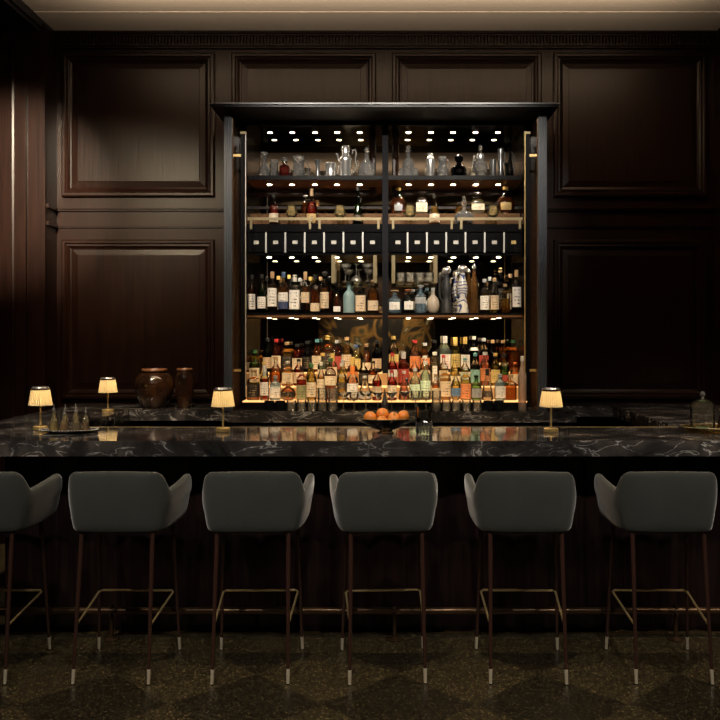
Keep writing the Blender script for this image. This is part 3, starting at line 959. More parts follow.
back = [
    (255.4, 351, 10.4, 'squat', GOLD, CRM, cGD, 'clear gold bottle with round gold stopper', {}),
    (267, 338, 9.4, 'wine', GRN, BEI, cBK, 'tall dark green bottle', dict(glass=gDGR)),
    (276.6, 339, 9.2, 'std', RED, CRM, cRD, 'red capped bottle with cream label', {}),
    (286.6, 342, 10.4, 'square', GOLD, DRK, cCK, 'square amber bottle with dark label', {}),
    (297.4, 344, 9.6, 'std', RED, CRM, cBK, 'black capped bottle with cream label', {}),
    (307.2, 341, 9.4, 'std', BLK, DRK, cBK, 'black bottle with grey cap', dict(glass=gDRK)),
    (317.2, 339, 9.8, 'std', AM, CRM, cTL, 'teal capped bottle with cream label', {}),
    (327.4, 336, 10, 'square', AM, BLK, cGD, 'yellow capped square bottle with black label', dict(ink=(.5, .4, .2))),
    (337, 340, 9, 'std', RED, REDL, cSV, 'silver capped bottle with red label', {}),
    (346.6, 337, 9.8, 'std', GOLD, BEI, cCK, 'pale gold bottle with cork', {}),
    (356.4, 345, 9.2, 'std', YEL, YLL, cBL, 'blue capped yellow bottle', {}),
    (366.4, 344, 10.2, 'bell', AM, CRM, cCK, 'amber bell bottle with wooden stopper', {}),
    (377, 341, 9.4, 'wine', BLK, BEI, cBK, 'tall near black wine bottle', dict(glass=gDRK)),
    (393.6, 336, 9.8, 'std', None, YLL, cGD, 'clear bottle with yellow and red label', dict(col2=REDL)),
    (415, 340, 10.4, 'std', PNK, ORL, cRD, 'red capped orange bottle', {}),
    (425, 343, 9, 'std', AM, ORL, cSV, 'silver necked bottle with orange label', {}),
    (434.8, 340, 9.4, 'std', BLK, DRK, cBK, 'black bottle with pewter cap', dict(glass=gDRK)),
    (445, 336, 10.4, 'std', None, WHT, cWH, 'white capped clear bottle with red dot label', dict(glass=gPGR, ink=(.6, .05, .03), capfrac=.2)),
    (455.4, 337, 9.4, 'tall', YEL, YLL, cGD, 'slim yellow bottle with ornate gold top', dict(capfrac=.25)),
    (465, 337, 9, 'std', BLK, WHT, cGD, 'gold capped dark bottle with white label', dict(capfrac=.2)),
    (474.2, 336, 9, 'std', BLK, WHT, cWH, 'black bottle with small white neck label', dict(glass=gDRK, lspan=(.60, .68))),
    (483.6, 338, 9.2, 'std', None, REDL, cSV, 'clear bottle with red and orange label', dict(col2=ORL, fill=.7)),
    (493, 340, 9.2, 'std', BLK, None, cCK, 'plain black bottle with cork', dict(glass=gDRK)),
    (502.8, 340, 9.6, 'std', AM, CRM, cCK, 'amber bottle with low cream label', dict(lspan=(.05, .3))),
    (513.6, 340, 10.6, 'square', AM, None, cGR, 'big amber bottle with green stopper', {}),
]
for (D, zb), lst, rname in ((ROWS[0], front, 'front step'), (ROWS[1], mid, 'middle step'), (ROWS[2], back, 'rear step')):
    L_ = [b for b in lst if b[0] < 385]; R_ = [b for b in lst if b[0] > 385]
    for side, l in (('left', list(reversed(L_))), ('right', R_)):
        for i, (px_, ty, wp, sh, liq, lab, cap, desc, kw) in enumerate(l):
            kw = dict(kw)
            h = wz(ty, D) - zb
            bottle(wx(px_, D), D + (.022 if i % 2 else -.018), zb, h, wp * D / F * 1.05, sh, liq, lab, cap,
                   '%s, %s, %s %s of centre post' % (desc, rname, ORD[i + 1], side), 'liquor bottles on the lit steps',
                   yaw=random.uniform(-8, 8), **kw)
bottle(wx(522.3, 6.395), 6.395, 1.1005, wz(356, 6.395) - 1.1005, .062, 'tall', None, None, cSV, 'tall frosted pink bottle standing on the counter at the steps end', 'liquor bottles on the lit steps', opaque=FROST)

# ---- whisky shelf
D3 = 6.72
shelf3 = [
    (251.9, 275, 8, 'std', DAM, WHT, cBK, 'slim dark bottle with white label', {}),
    (261.8, 274.5, 9.4, 'std', GRN, WHT, cBK, 'green glass bottle with low white label', dict(glass=gGRN, lspan=(.12, .42))),
    (272.3, 271.7, 10, 'std', AM, WHT, cCK, 'amber bottle with big white label', dict(lspan=(.16, .60), capfrac=.16)),
    (283.6, 272, 10.4, 'std', AM, WHT, cBL, 'navy capped bottle, white and navy label', dict(col2=NAV, capfrac=.14)),
    (294.8, 275, 10.4, 'square', GRN, WHT, cWH, 'dark green square bottle with large white label', dict(glass=gDGR, lspan=(.1, .60), capfrac=.18)),
    (305.4, 271.7, 9.4, 'std', AM, BEI, cCK, 'amber bottle with beige band label', dict(lspan=(.25, .50), capfrac=.2)),
    (315.2, 275, 9.2, 'square', DAM, BEI, cBK, 'dark amber bottle with two small beige labels', dict(lspan=(.05, .26))),
    (324.8, 273, 9.2, 'std', AM, BEI, cBK, 'amber bottle with ball stopper and beige label', dict(ball=True, lspan=(.12, .52))),
    (337, 283, 9.6, 'bell', DAM, WHT, cBK, 'wide shouldered decanter bottle with small white label', dict(lspan=(.05, .22), labw=.8)),
    (349, 283, 12, 'std', None, None, (.18, .26, .27), 'teal stoneware bottle', dict(opaque=plain('teal_stoneware', (.17, .26, .27), .5))),
    (360.7, 284, 10.4, 'square', CLR, BEI, cBK, 'clear bottle with broad beige label', dict(lspan=(.06, .60))),
    (372.9, 280.5, 10.6, 'square', AM, BEI, cCK, 'amber bottle with low beige label', dict(lspan=(.08, .38), capfrac=.16)),
    (394.6, 291, 14, 'squat', None, WHT, cCK, 'squat blue glass bottle with cork ball', dict(glass=gBLU, ball=True, lspan=(.15, .5), labw=.75)),
    (408.4, 290, 12.4, 'squat', BLK, WHT, (.35, .10, .04), 'squat dark bottle, red stopper, round label', dict(ball=True, lspan=(.15, .5), labw=.75)),
    (420.6, 286, 11.6, 'std', None, GRYL, cSV, 'painted blue clear bottle with silver stopper', dict(glass=gBLU, lspan=(.35, .58), ball=True)),
    (433, 288, 13, 'round', None, None, cSV, 'frosted beige round bottle', dict(opaque=plain('frosted_ceramic', (.36, .31, .25), .45))),
    (484.4, 279, 9.6, 'std', None, WHT, cSV, 'clear bottle, white label, silver pourer', dict(fill=.4)),
    (494.4, 278, 9.4, 'std', YEL, BEI, cCK, 'pale gold bottle with beige label', dict(fill=.4)),
    (505, 284, 9.6, 'square', GOLD, None, cCK, 'gold bottle with wooden stopper', dict(fill=.5)),
    (516.4, 270, 9.6, 'std', BLK, WHT, cCK, 'tall bottle with white label and black crest', dict(lspan=(.14, .60), ink=(.0, .0, .0), capfrac=.16)),
]
shelf3b = [
    (267, 277, 8, 'std', DAM, BEI, cBK, 'dark brown bottle', {}),
    (278.3, 276, 8.4, 'std', GOLD, CRM, cGD, 'gold capped bottle', {}),
    (289, 275, 8.4, 'std', GOLD, CRM, cGD, 'gold capped amber bottle', {}),
    (299.8, 278, 8.6, 'std', PGR, WHT, cSV, 'grey capped pale bottle', {}),
    (310.2, 277, 8.6, 'std', AM, BEI, cGD, 'brown bottle with gold cap', {}),
    (320.6, 277, 8.6, 'std', AM, CRM, cCK, 'bottle with beige cap', {}),
    (413, 289.5, 9, 'std', AM, BEI, cWH, 'beige capped bottle', {}),
    (427, 288, 9, 'std', None, WHT, (.25, .38, .48), 'blue capped bottle', {}),
    (489.6, 277, 8.6, 'std', GOLD, CRM, cSV, 'slim gold bottle', {}),
    (500.4, 268, 9.6, 'square', BLK, DRK, cCK, 'tall black bottle', dict(glass=gDRK)),
    (510.4, 274, 8.4, 'std', GOLD, BEI, cCK, 'corked gold bottle', {}),
]
for D, lst, rn in ((6.70, shelf3, 'front row'), (6.83, shelf3b, 'second row')):
    L_ = [b for b in lst if b[0] < 385]; R_ = [b for b in lst if b[0] > 385]
    for side, l in (('left', list(reversed(L_))), ('right', R_)):
        for i, (px_, ty, wp, sh, liq, lab, cap, desc, kw) in enumerate(l):
            h = wz(ty, D) - Z3 - .0005
            bottle(wx(px_, D), D, Z3 + .0005, h, wp * D / F * .98, sh, liq, lab, cap,
                   '%s, middle shelf %s, %s %s of post' % (desc, rn, ORD[i + 1], side),
                   'bottles on the middle shelf', yaw=random.uniform(-5, 5), **kw)

# sculptural ceramic bottles with a loop handle
def figure_bottle(px_, ty, wp, mat, matcap, label):
    D = 6.70; h = wz(ty, D) - Z3; s = h / .36; R = wp * D / F / 2
    t = thing('ceramic_bottle', label, 'bottle', (wx(px_, D), D, Z3 + .0005), 0, 'ceramic bottles on the middle shelf')
    bm = bmesh.new()
    lathe(bm, [(0, 0), (.98 * R, 0), (1.0 * R, .01), (.86 * R, .05 * s), (.66 * R, .105 * s), (.62 * R, .118 * s), (.80 * R, .15 * s), (.84 * R, .19 * s), (.66 * R, .235 * s), (.42 * R, .265 * s), (.40 * R, .30 * s), (0, .30 * s)], 24)
    obj('body', bm, mat, t, smooth=True, angle=60)
    bm = bmesh.new()
    lathe(bm, [(0, .301 * s), (.5 * R, .301 * s), (.72 * R, .315 * s), (.78 * R, .335 * s), (.55 * R, .352 * s), (0, .36 * s)], 20)
    obj('stopper', bm, matcap, t, smooth=True, angle=60)
    bm = bmesh.new()
    tube(bm, [(-.5 * R, 0, .30 * s), (-.95 * R, 0, .295 * s), (-1.2 * R, 0, .24 * s), (-1.22 * R, 0, .18 * s), (-1.1 * R, 0, .12 * s), (-.72 * R, 0, .095 * s)], .0085, 10)
    obj('handle', bm, mat, t, smooth=True)
    return t


m, nt, b = newmat('painted_ceramic')
tc = nd(nt, 'ShaderNodeTexCoord'); v = nd(nt, 'ShaderNodeTexVoronoi'); v.inputs['Scale'].default_value = 42; v.feature = 'DISTANCE_TO_EDGE'
n1 = nd(nt, 'ShaderNodeTexWave'); n1.wave_type = 'RINGS'; n1.inputs['Scale'].default_value = 9; n1.inputs['Distortion'].default_value = 14; n1.inputs['Detail'].default_value = 1
nt.links.new(tc.outputs['Object'], n1.inputs[0])
rp = ramp(nt, [(0, (.52, .50, .45)), (.72, (.52, .50, .45)), (.82, (.04, .06, .18))])
nt.links.new(n1.outputs[1], rp.inputs[0]); nt.links.new(rp.outputs[0], b.inputs['Base Color']); b.inputs['Roughness'].default_value = .25
PAINTED = m
figure_bottle(446.6, 266.5, 12, M['blackmatte'], M['silver'], 'matte black ceramic bottle with loop handle and silver stopper')
figure_bottle(462.4, 265, 12.6, PAINTED, M['silver'], 'white ceramic bottle painted with blue scrolls')
t = thing('amber_bottle', 'tall twisted amber glass bottle beside the painted ceramic bottle', 'bottle', (wx(474, 6.74), 6.74, Z3 + .0005), 0, 'bottles on the middle shelf')
bm = bmesh.new(); lathe(bm, [(0, 0), (.045, 0), (.047, .02), (.030, .12), (.036, .2), (.026, .27), (.014, .31), (.014, .35), (0, .35)], 18)
obj('body', bm, cm('gl', (.75, .45, .18), body=.15), t, smooth=True)
bm = bmesh.new(); tube(bm, [(.03, 0, .10), (.05, 0, .18), (.05, 0, .28), (.03, 0, .345), (.008, 0, .36)], .005, 8); obj('handle', bm, M['clear'], t, smooth=True)
bm = bmesh.new(); lathe(bm, [(0, .351), (.012, .351), (.02, .365), (.012, .385), (0, .39)], 12); obj('stopper', bm, M['silver'], t, smooth=True)

# ---- hanging glass racks with coupes and tumblers
def lathe_glass(name, label, cat, loc, prof, group, mat=None, n=20, parts=None):
    bm = bmesh.new(); lathe(bm, prof, n, cap=False)
    o = obj(name, bm, mat or M['glassware'], None, loc, smooth=True, angle=40)
    tag(o, label, cat, group)
    return o


COUPE = [(0, .002), (.034, 0), (.034, .002), (.006, .008), (.0035, .02), (.0035, .085), (.008, .092), (.035, .108), (.047, .128), (.047, .14), (.0455, .14), (.045, .129), (.033, .111), (0, .096)]
TUMB = [(0, 0), (.038, 0), (.042, .004), (.043, .085), (.041, .085), (.039, .012), (0, .010)]
SNIF = [(0, .002), (.032, 0), (.032, .002), (.007, .006), (.005, .012), (.005, .042), (.012, .047), (.042, .075), (.047, .09), (.033, .15), (.032, .15), (.045, .09), (.040, .077), (0, .05)]
MART = [(0, .002), (.036, 0), (.036, .002), (.006, .006), (.003, .02), (.003, .09), (.006, .095), (.052, .155), (.0505, .155), (0, .099)]
NICK = [(0, .002), (.034, 0), (.034, .002), (.005, .007), (.003, .02), (.003, .075), (.010, .082), (.034, .10), (.040, .125), (.037, .155), (.0355, .155), (.0385, .125), (.032, .102), (0, .086)]
FACET = [(0, 0), (.037, 0), (.041, .004), (.042, .03), (.040, .034), (.0425, .04), (.043, .088), (.0415, .088), (.039, .014), (0, .012)]


def glass_rack(x0, x1, label, extra):
    D0, D1 = 6.64, 6.80
    t = thing('glass_rack', label, 'rack', (0, 0, 0), 0, 'brass framed glass racks')
    zs = wz(281.5, D0)
    for xx in (wx(x0, D0), wx(x1, D0)):
        for D in (D0, D1):
            boxm('rack_post', M['brass_pale'], t, xx - .014, xx + .014, D - .004, D + .004, zs - .012, 2.289)
    boxm('glass_shelf', cm('gl', (.72, .80, .78)), t, wx(x0, D0) - .015, wx(x1, D0) + .03, D0 + .005, D1 - .005, zs - .008, zs)
    return zs


zs = glass_rack(333.3, 375, 'brass framed hanging glass rack holding coupe glasses', 0)
for px_, up, D in ((345.5, 1, 6.70), (356.4, 0, 6.70), (367.4, 1, 6.70)):
    nm = {345.5: 'coupe glass nearest the outer post of the hanging rack', 356.4: 'upside down coupe between two upright coupes in the rack',
          367.4: 'coupe glass nearest the cabinet centre post in the rack', 349: 'upside down coupe at the back of the hanging rack', 362: 'upright coupe at the back of the hanging rack'}[px_]
    o = lathe_glass('coupe_glass', nm, 'glass', (wx(px_, D), D, zs + .001 if up else zs + .142), COUPE if up else [(r, -z) for r, z in COUPE], 'coupes in the hanging rack')
zs = glass_rack(393.4, 435.6, 'brass framed hanging glass rack holding cut tumblers', 0)
for i, px_ in enumerate((401, 410.5, 420, 429.5)):
    lathe_glass('cut_tumbler', 'cut glass tumbler, %s from the centre post in the hanging rack' % ORD[i + 1], 'glass', (wx(px_, 6.70), 6.70, zs + .001), [(r * .85, z * .82) for r, z in FACET], 'tumblers in the hanging rack', n=10)

# ---- cognac shelf: front row between rail and riser, back row on the riser
D2f, D2b = 6.70, 6.87
zf, zr = Z2 + .0005, Z2 + .1085
def s2(px_, ty, wp, sh, liq, lab, cap, label, rowb=False, **kw):
    D = D2b if rowb else D2f; z = zr if rowb else zf
    return bottle(wx(px_, D), D, z, wz(ty, D) - z, wp * D / F, sh, liq, lab, cap, label, 'spirits behind the brass rail', **kw)


s2(274, 195, 9.6, 'squat', RED, CRM, cBK, 'dark red bottle with cream label nearest the outer end of the left rail', lspan=(.08, .38))
s2(305.5, 196, 10, 'bell', DAM, None, cSV, 'silvery bottle standing behind the red flask on the riser', True, ball=True)
s2(311.6, 189, 12, 'round', RED, (.55, .36, .15), cCK, 'red amber flask with gold label behind the left rail', lspan=(.05, .30), capfrac=.2, labw=1.0)
s2(357.8, 187, 11, 'cone', (.30, .20, .04), BLK, cBK, 'green brown teardrop bottle behind the left rail', glass=gGRN, lspan=(.1, .26), fill=.55)
s2(398.3, 188, 17, 'round', DAM, GRYL, cGD, 'wide fan shaped cognac bottle next to the centre post', True, fill=.62, lspan=(.14, .36), labw=.5, maxdep=.07)
s2(421.7, 192, 11, 'square', (.8, .68, .45), CRM, M['crystal'], 'pale square decanter with round crystal stopper behind the right rail', True, ball=True, lspan=(.1, .5))
s2(434.4, 195, 11.2, 'bell', GOLD, CRM, cBK, 'small bottle with red banded cream label behind the right rail', lspan=(.08, .36), ink=(.6, .05, .03))
s2(477.8, 194, 12.6, 'square', (.8, .68, .45), CRM, M['crystal'], 'pale square decanter with flat stopper behind the round crystal decanter', True, ball=True, lspan=(.2, .5), maxdep=.08)
s2(505.6, 187, 19, 'round', DAM, (.3, .2, .06), cGD, 'round ornate cognac bottle at the outer end of the right shelf', True, fill=.6, lspan=(.16, .42), labw=.6, maxdep=.07)
s2(459.5, 203, 8, 'std', GOLD, None, M['crystal'], 'small crystal bottle hidden behind the round crystal decanter', True, ball=True)
for px_, nm in ((291.7, 'faceted snifter between two red bottles behind the left rail'), (340, 'faceted snifter beside the green brown teardrop bottle'), (409.8, 'faceted snifter in front of the fan shaped cognac bottle'), (492.8, 'faceted snifter in front of the round ornate cognac bottle')):
    lathe_glass('snifter_glass', nm, 'glass', (wx(px_, 6.67), 6.67, zf), [(r * .98, z * 1.0) for r, z in SNIF], 'snifters behind the brass rail', n=8, mat=thin_glass('snifter_glass', (.97, .92, .78), .13, (1, .85, .5), .06))
t = thing('crystal_decanter', 'round crystal decanter of dark cognac with spire stopper behind the right rail', 'decanter', (wx(464, D2f), D2f, zf), 0, None)
Rr = .075
bm = bmesh.new(); lathe(bm, [(0, 0), (.045, 0), (.066, .012), (.078, .045), (.07, .08), (.042, .105), (.018, .115), (.018, .14), (.026, .144), (0, .144)], 26, dep=.62)
obj('body', bm, M['crystal'], t, smooth=True)
bm = bmesh.new(); lathe(bm, [(0, .012), (.042, .012), (.062, .03), (.069, .048), (.062, .075), (.04, .092), (0, .092)], 22, dep=.55)
obj('liquid', bm, cm('liq', DAM), t, smooth=True)
bm = bmesh.new()
for k in range(22):
    a = 2 * PI * k / 22
    lathe(bm, [(0, -.007), (.007, 0), (0, .007)], 6, ox=.078 * math.cos(a) * .98, oy=0, oz=.056 + .054 * math.sin(a))
obj('beading', bm, M['silver'], t)
bm = bmesh.new(); lathe(bm, [(0, .145), (.02, .145), (.014, .158), (.026, .175), (.018, .192), (.01, .2), (.019, .212), (0, .236)], 12)
obj('stopper', bm, M['crystal'], t, smooth=True)

# ---- top shelf: silver and crystal barware
DT = 6.74
def top(name, label, cat, px_, prof, mat, n=20, dep=1.0, D=DT, smooth_angle=40, extra=None, power=2, group='barware on the top shelf'):
    t = thing(name, label, cat, (wx(px_, D), D, Z1 + .0005), 0, group)
    bm = bmesh.new(); lathe(bm, prof, n, power, dep); obj('body', bm, mat, t, smooth=True, angle=smooth_angle)
    for en, ebm, em in (extra or []):
        obj(en, ebm, em, t, smooth=True)
    return t


def stopper(prof, n=10):
    bm = bmesh.new(); lathe(bm, prof, n); return bm


def handle(pts, r=.005):
    bm = bmesh.new(); tube(bm, pts, r, 8); return bm


CR = M['crystal']
top('glass_pitcher', 'flared crystal carafe at the outer end of the left top shelf', 'carafe', 264.5, [(0, 0), (.034, 0), (.044, .02), (.046, .055), (.034, .09), (.02, .115), (.018, .15), (.032, .205), (.030, .205), (0, .14)], CR, 14)
top('highball_glass', 'tall cut highball glass beside the flared carafe', 'glass', 274.2, [(0, 0), (.026, 0), (.03, .005), (.032, .145), (.03, .145), (.027, .012), (0, .012)], CR, 12)
top('spirit_decanter', 'dark red cube decanter with glass stopper on the left top shelf', 'decanter', 284.6, [(0, 0), (.038, 0), (.040, .005), (.040, .085), (.034, .098), (.016, .104), (.015, .118), (.022, .122), (0, .122)], cm('liq', (.16, .025, .02)), 20, power=6,
    extra=[('stopper', stopper([(0, .122), (.012, .124), (.028, .14), (.026, .158), (.012, .165), (0, .166)]), CR)])
top('cut_jug', 'cut crystal jug with spout on the left top shelf', 'jug', 298.6, [(0, 0), (.04, 0), (.047, .012), (.05, .06), (.042, .1), (.044, .14), (.055, .17), (.05, .17), (0, .09)], CR, 12,
    extra=[('handle', handle([(.046, 0, .03), (.075, 0, .04), (.082, 0, .09), (.07, 0, .13), (.042, 0, .135)], .006), CR)])
top('bud_vase', 'slim silver trumpet vase on the left top shelf', 'vase', 317.8, [(0, 0), (.018, 0), (.02, .01), (.014, .03), (.016, .1), (.028, .145), (.026, .145), (0, .1)], M['pewter'])
top('ice_bucket', 'small silver ice bucket beside the tall cocktail shaker', 'ice bucket', 330.8, [(0, 0), (.044, 0), (.046, .01), (.04, .022), (.041, .09), (.05, .115), (.047, .118), (.042, .095), (0, .03)], M['silver'],
    extra=[('handle', handle([(.044, 0, .10), (.062, 0, .09), (.06, 0, .05), (.042, 0, .035)], .005), M['silver'])])
top('cocktail_shaker', 'tall silver cocktail jug with curved handle and spout', 'shaker', 345.6, [(0, 0), (.043, 0), (.046, .006), (.046, .13), (.050, .14), (.044, .165), (.03, .185), (.029, .2), (.034, .205), (.034, .24), (.026, .255), (0, .26)], M['silver'], 24,
    extra=[('handle', handle([(.042, 0, .035), (.07, 0, .05), (.088, 0, .10), (.078, 0, .15), (.085, 0, .2), (.075, 0, .228), (.058, 0, .222), (.054, 0, .19)], .0065), M['silver']),
           ('spout', handle([(-.038, 0, .12), (-.056, 0, .15), (-.066, 0, .19), (-.078, 0, .196)], .008), M['silver'])])
top('pear_decanter', 'pear shaped clear decanter with faceted stopper next to the centre post', 'decanter', 366.8, [(0, 0), (.055, 0), (.07, .02), (.072, .05), (.058, .095), (.034, .135), (.016, .16), (.014, .19), (.02, .194), (0, .194)], CR, 16,
    extra=[('stopper', stopper([(0, .194), (.012, .196), (.022, .215), (.018, .235), (0, .25)]), CR)])
top('crystal_decanter', 'cut crystal decanter with cross stopper, flanked by side lobes', 'decanter', 408.3, [(0, 0), (.05, 0), (.056, .02), (.042, .06), (.048, .08), (.046, .12), (.03, .15), (.014, .165), (.014, .19), (.022, .194), (0, .194)], CR, 10, smooth_angle=15,
    extra=[('stopper', stopper([(0, .195), (.01, .197), (.028, .215), (.012, .228), (.024, .24), (.01, .258), (0, .262)], 6), CR),
           ('lobe', stopper([(0, 0), (.02, .004), (.026, .04), (.016, .075), (0, .085)], 8), CR)])
lob = [o for o in bpy.data.objects if o.name.startswith('lobe')][0]
lob.location = (-.056, 0, .001)
l2 = lob.copy(); COL.objects.link(l2); l2.location = (.056, 0, .001)
top('martini_shaker', 'straight silver cocktail shaker on the right top shelf', 'shaker', 430.4, [(0, 0), (.028, 0), (.031, .006), (.034, .14), (.034, .146), (.026, .165), (.02, .17), (.02, .19), (.014, .198), (0, .2)], M['silver'], 24)
top('glass_jug', 'round crystal jug between silver shaker and black decanter', 'jug', 442.6, [(0, 0), (.03, 0), (.04, .015), (.046, .05), (.04, .085), (.028, .11), (.034, .17), (.03, .17), (0, .08)], CR, 12,
    extra=[('handle', handle([(.03, 0, .15), (.05, 0, .14), (.052, 0, .08), (.042, 0, .05)], .005), CR)])
top('ship_decanter', 'low black glass decanter with block stopper on the right top shelf', 'decanter', 459, [(0, 0), (.058, 0), (.062, .008), (.06, .075), (.045, .098), (.022, .106), (.02, .122), (0, .122)], cm('gl', (.03, .03, .035)), 16,
    extra=[('stopper', stopper([(0, .122), (.02, .124), (.034, .14), (.034, .17), (.02, .182), (0, .184)], 8), cm('gl', (.10, .10, .11)))])
top('claret_jug', 'tall ornate crystal claret jug with silver collar and spire', 'decanter', 480.4, [(0, 0), (.03, 0), (.034, .008), (.028, .02), (.05, .05), (.06, .085), (.052, .115), (.034, .14), (.028, .15), (.026, .19), (.016, .195), (0, .195)], CR, 14,
    extra=[('collar', stopper([(0, .148), (.03, .148), (.033, .17), (.028, .19), (0, .19)], 16), M['silver']), ('stopper', stopper([(0, .196), (.014, .198), (.01, .21), (.02, .228), (.014, .25), (.008, .262), (0, .276)], 8), CR),
           ('handle', handle([(-.03, 0, .175), (-.052, 0, .18), (-.056, 0, .13), (-.066, 0, .09)], .0045), M['silver'])])
top('tall_vase', 'slim dark pewter vase beside the ornate claret jug', 'vase', 493.0, [(0, 0), (.022, 0), (.023, .005), (.025, .155), (.023, .155), (.02, .01), (0, .01)], M['pewter'], D=6.78)
top('wine_ewer', 'tall pewter ewer with curved spout on the right top shelf', 'ewer', 500.4, [(0, 0), (.02, 0), (.024, .01), (.018, .05), (.022, .11), (.016, .17), (.024, .21), (.02, .222), (0, .22)], M['pewter'], D=6.68,
    extra=[('handle', handle([(.02, 0, .2), (.036, 0, .19), (.034, 0, .12), (.021, 0, .08)], .004), M['pewter'])])
top('glass_ewer', 'tapering dark glass ewer with thin handle at the shelf end', 'ewer', 509.8, [(0, 0), (.03, 0), (.033, .01), (.026, .08), (.012, .17), (.010, .22), (.016, .24), (0, .24)], M['smoke'], 14, D=6.74,
    extra=[('handle', handle([(.012, 0, .21), (.03, 0, .19), (.038, 0, .12), (.03, 0, .05)], .004), M['pewter'])])

# ---- glassware on the back counter, in front of the steps
ZB = 1.1005
DG = 6.352
gl = [(269.4, 'smoke', 'black glass tumbler in front of the grey blue square bottle'), (280.2, 'smoke', 'black glass tumbler in front of the low round flask'),
      (488.4, 'smoke', 'black glass tumbler in front of the conical bottle'), (498.9, 'smoke', 'black glass tumbler at the outer end of the counter')]
for px_, k, nm in gl:
    lathe_glass('black_tumbler', nm, 'glass', (wx(px_, DG), DG, ZB), [(r * .90, z * .86) for r, z in TUMB], 'black tumblers on the back counter', cm('gl', (.05, .055, .06), body=.3))
for i, px_ in enumerate((291.4, 301.8, 312)):
    lathe_glass('cut_tumbler', 'cut glass tumbler on the back counter, %s after the black tumblers' % ORD[i + 1], 'glass', (wx(px_, DG), DG, ZB), [(r * .88, z * .86) for r, z in FACET], 'cut tumblers on the back counter', n=10)
for i, px_ in enumerate((322.4, 333)):
    for k in range(2):
        lathe_glass('rocks_glass', '%s rocks glass of the stack %s' % (('lower', 'upper')[k], ('near the cut tumblers', 'near the coupes')[i]), 'glass', (wx(px_, DG), DG, ZB + k * .084), [(r * .9, z * .95) for r, z in FACET], 'stacked rocks glasses', n=10)
for px_, pr, nm, sc in ((343.5, COUPE, 'coupe glass on the counter beside the stacked rocks glasses', 1), (354, NICK, 'stemmed glass on the counter between two coupes', .9), (366, COUPE, 'coupe glass on the counter beside the martini glasses', 1.05),
                        (378, MART, 'martini glass before the centre post, beside the coupe', .88), (391.6, MART, 'martini glass before the centre post, beside the pink cocktail', .88),
                        (404.4, MART, 'martini glass of pink cocktail on the counter', .92), (415.2, NICK, 'small stemmed glass beside the pink cocktail', .95), (426, NICK, 'small stemmed glass beside the cut tumblers', .95)):
    o = lathe_glass('stemmed_glass', nm, 'glass', (wx(px_, DG), DG, ZB), [(r * sc, z * sc) for r, z in pr], 'stemmed glasses on the back counter')
    if 'of pink' in nm:
        bm = bmesh.new(); lathe(bm, [(0, .1 * sc), (.040 * sc, .148 * sc), (0, .148 * sc)], 20); obj('cocktail', bm, cm('liq', (.75, .06, .10)), o, smooth=True)
for i, px_ in enumerate((436.4, 446.4, 456.4, 466.4, 477)):
    lathe_glass('cut_tumbler', 'cut glass tumbler on the back counter, %s after the stemmed glasses' % ORD[i + 1], 'glass', (wx(px_, DG), DG, ZB), [(r * .84, z * (.86 if i != 0 else 1.7)) for r, z in FACET], 'cut tumblers on the back counter', n=10)
t = thing('bar_funnel', 'black cone shaped strainer holder between the martini glasses', 'bar tool', (wx(384.8, 6.32), 6.32, ZB), 0)
bm = bmesh.new(); lathe(bm, [(0, 0), (.026, 0), (.028, .004), (.024, .05), (.028, .052), (.014, .1), (.003, .165), (0, .166)], 16)
obj('cone', bm, M['blackmatte'], t, smooth=True)

# ------------------------------------------------------------------ table lamps
SHADE = bpy.data.materials.new('pleated_shade'); SHADE.use_nodes = True
nt = SHADE.node_tree; b = nt.nodes['Principled BSDF']; out = nt.nodes['Material Output']
b.inputs['Base Color'].default_value = (.70, .62, .42, 1); b.inputs['Roughness'].default_value = .8
tl = nd(nt, 'ShaderNodeBsdfTranslucent'); tl.inputs[0].default_value = (.80, .68, .42, 1)
mx = nd(nt, 'ShaderNodeMixShader'); mx.inputs[0].default_value = .6
nt.links.new(b.outputs[0], mx.inputs[1]); nt.links.new(tl.outputs[0], mx.inputs[2]); nt.links.new(mx.outputs[0], out.inputs[0])


def make_lamp():
    t = thing('table_lamp', '', 'lamp', (0, 0, 0), 0, 'small cordless table lamps')
    bm = bmesh.new(); lathe(bm, [(0, 0), (.040, 0), (.042, .003), (.042, .020), (.039, .023), (.010, .024), (0, .024)], 28)
    obj('base', bm, M['brass'], t, smooth=True)
    bm = bmesh.new(); lathe(bm, [(.006, .0241), (.006, .20), (.009, .205), (0, .206)], 14)
    obj('stem', bm, M['brass'], t, smooth=True)
    bm = bmesh.new()
    n = 96; rings = []
    for (r, z) in ((.066, .146), (.062, .17), (.0555, .21), (.0505, .240)):
        rings.append([bm.verts.new(((r + (.0022 if i % 3 == 0 else (-.0016 if i % 3 == 1 else .0004))) * math.cos(2 * PI * i / n), (r + (.0022 if i % 3 == 0 else (-.0016 if i % 3 == 1 else .0004))) * math.sin(2 * PI * i / n), z)) for i in range(n)])
    for a, b_ in zip(rings, rings[1:]):
        for i in range(n):
            j = (i + 1) % n
            bm.faces.new((a[i], a[j], b_[j], b_[i]))
    obj('lamp_shade', bm, SHADE, t)
    bm = bmesh.new(); lathe(bm, [(0, .2445), (.046, .2445), (.05, .248), (.047, .255), (0, .257)], 28)
    obj('shade_cap', bm, M['silver'], t, smooth=True)
    bm = bmesh.new(); lathe(bm, [(.0510, .2365), (.0525, .2365), (.0525, .2455), (.044, .2465), (.044, .2435), (.0510, .2435)], 36, cap=False)
    obj('shade_rim', bm, M['bronze'], t, smooth=True)
    bm = bmesh.new(); lathe(bm, [(0, .2065), (.010, .208), (.013, .218), (.009, .23), (0, .233)], 12)
    obj('bulb', bm, plain('frosted_bulb', (1, .9, .7), .5, emit=(1, .72, .36), es=1.2), t, smooth=True)
    return t


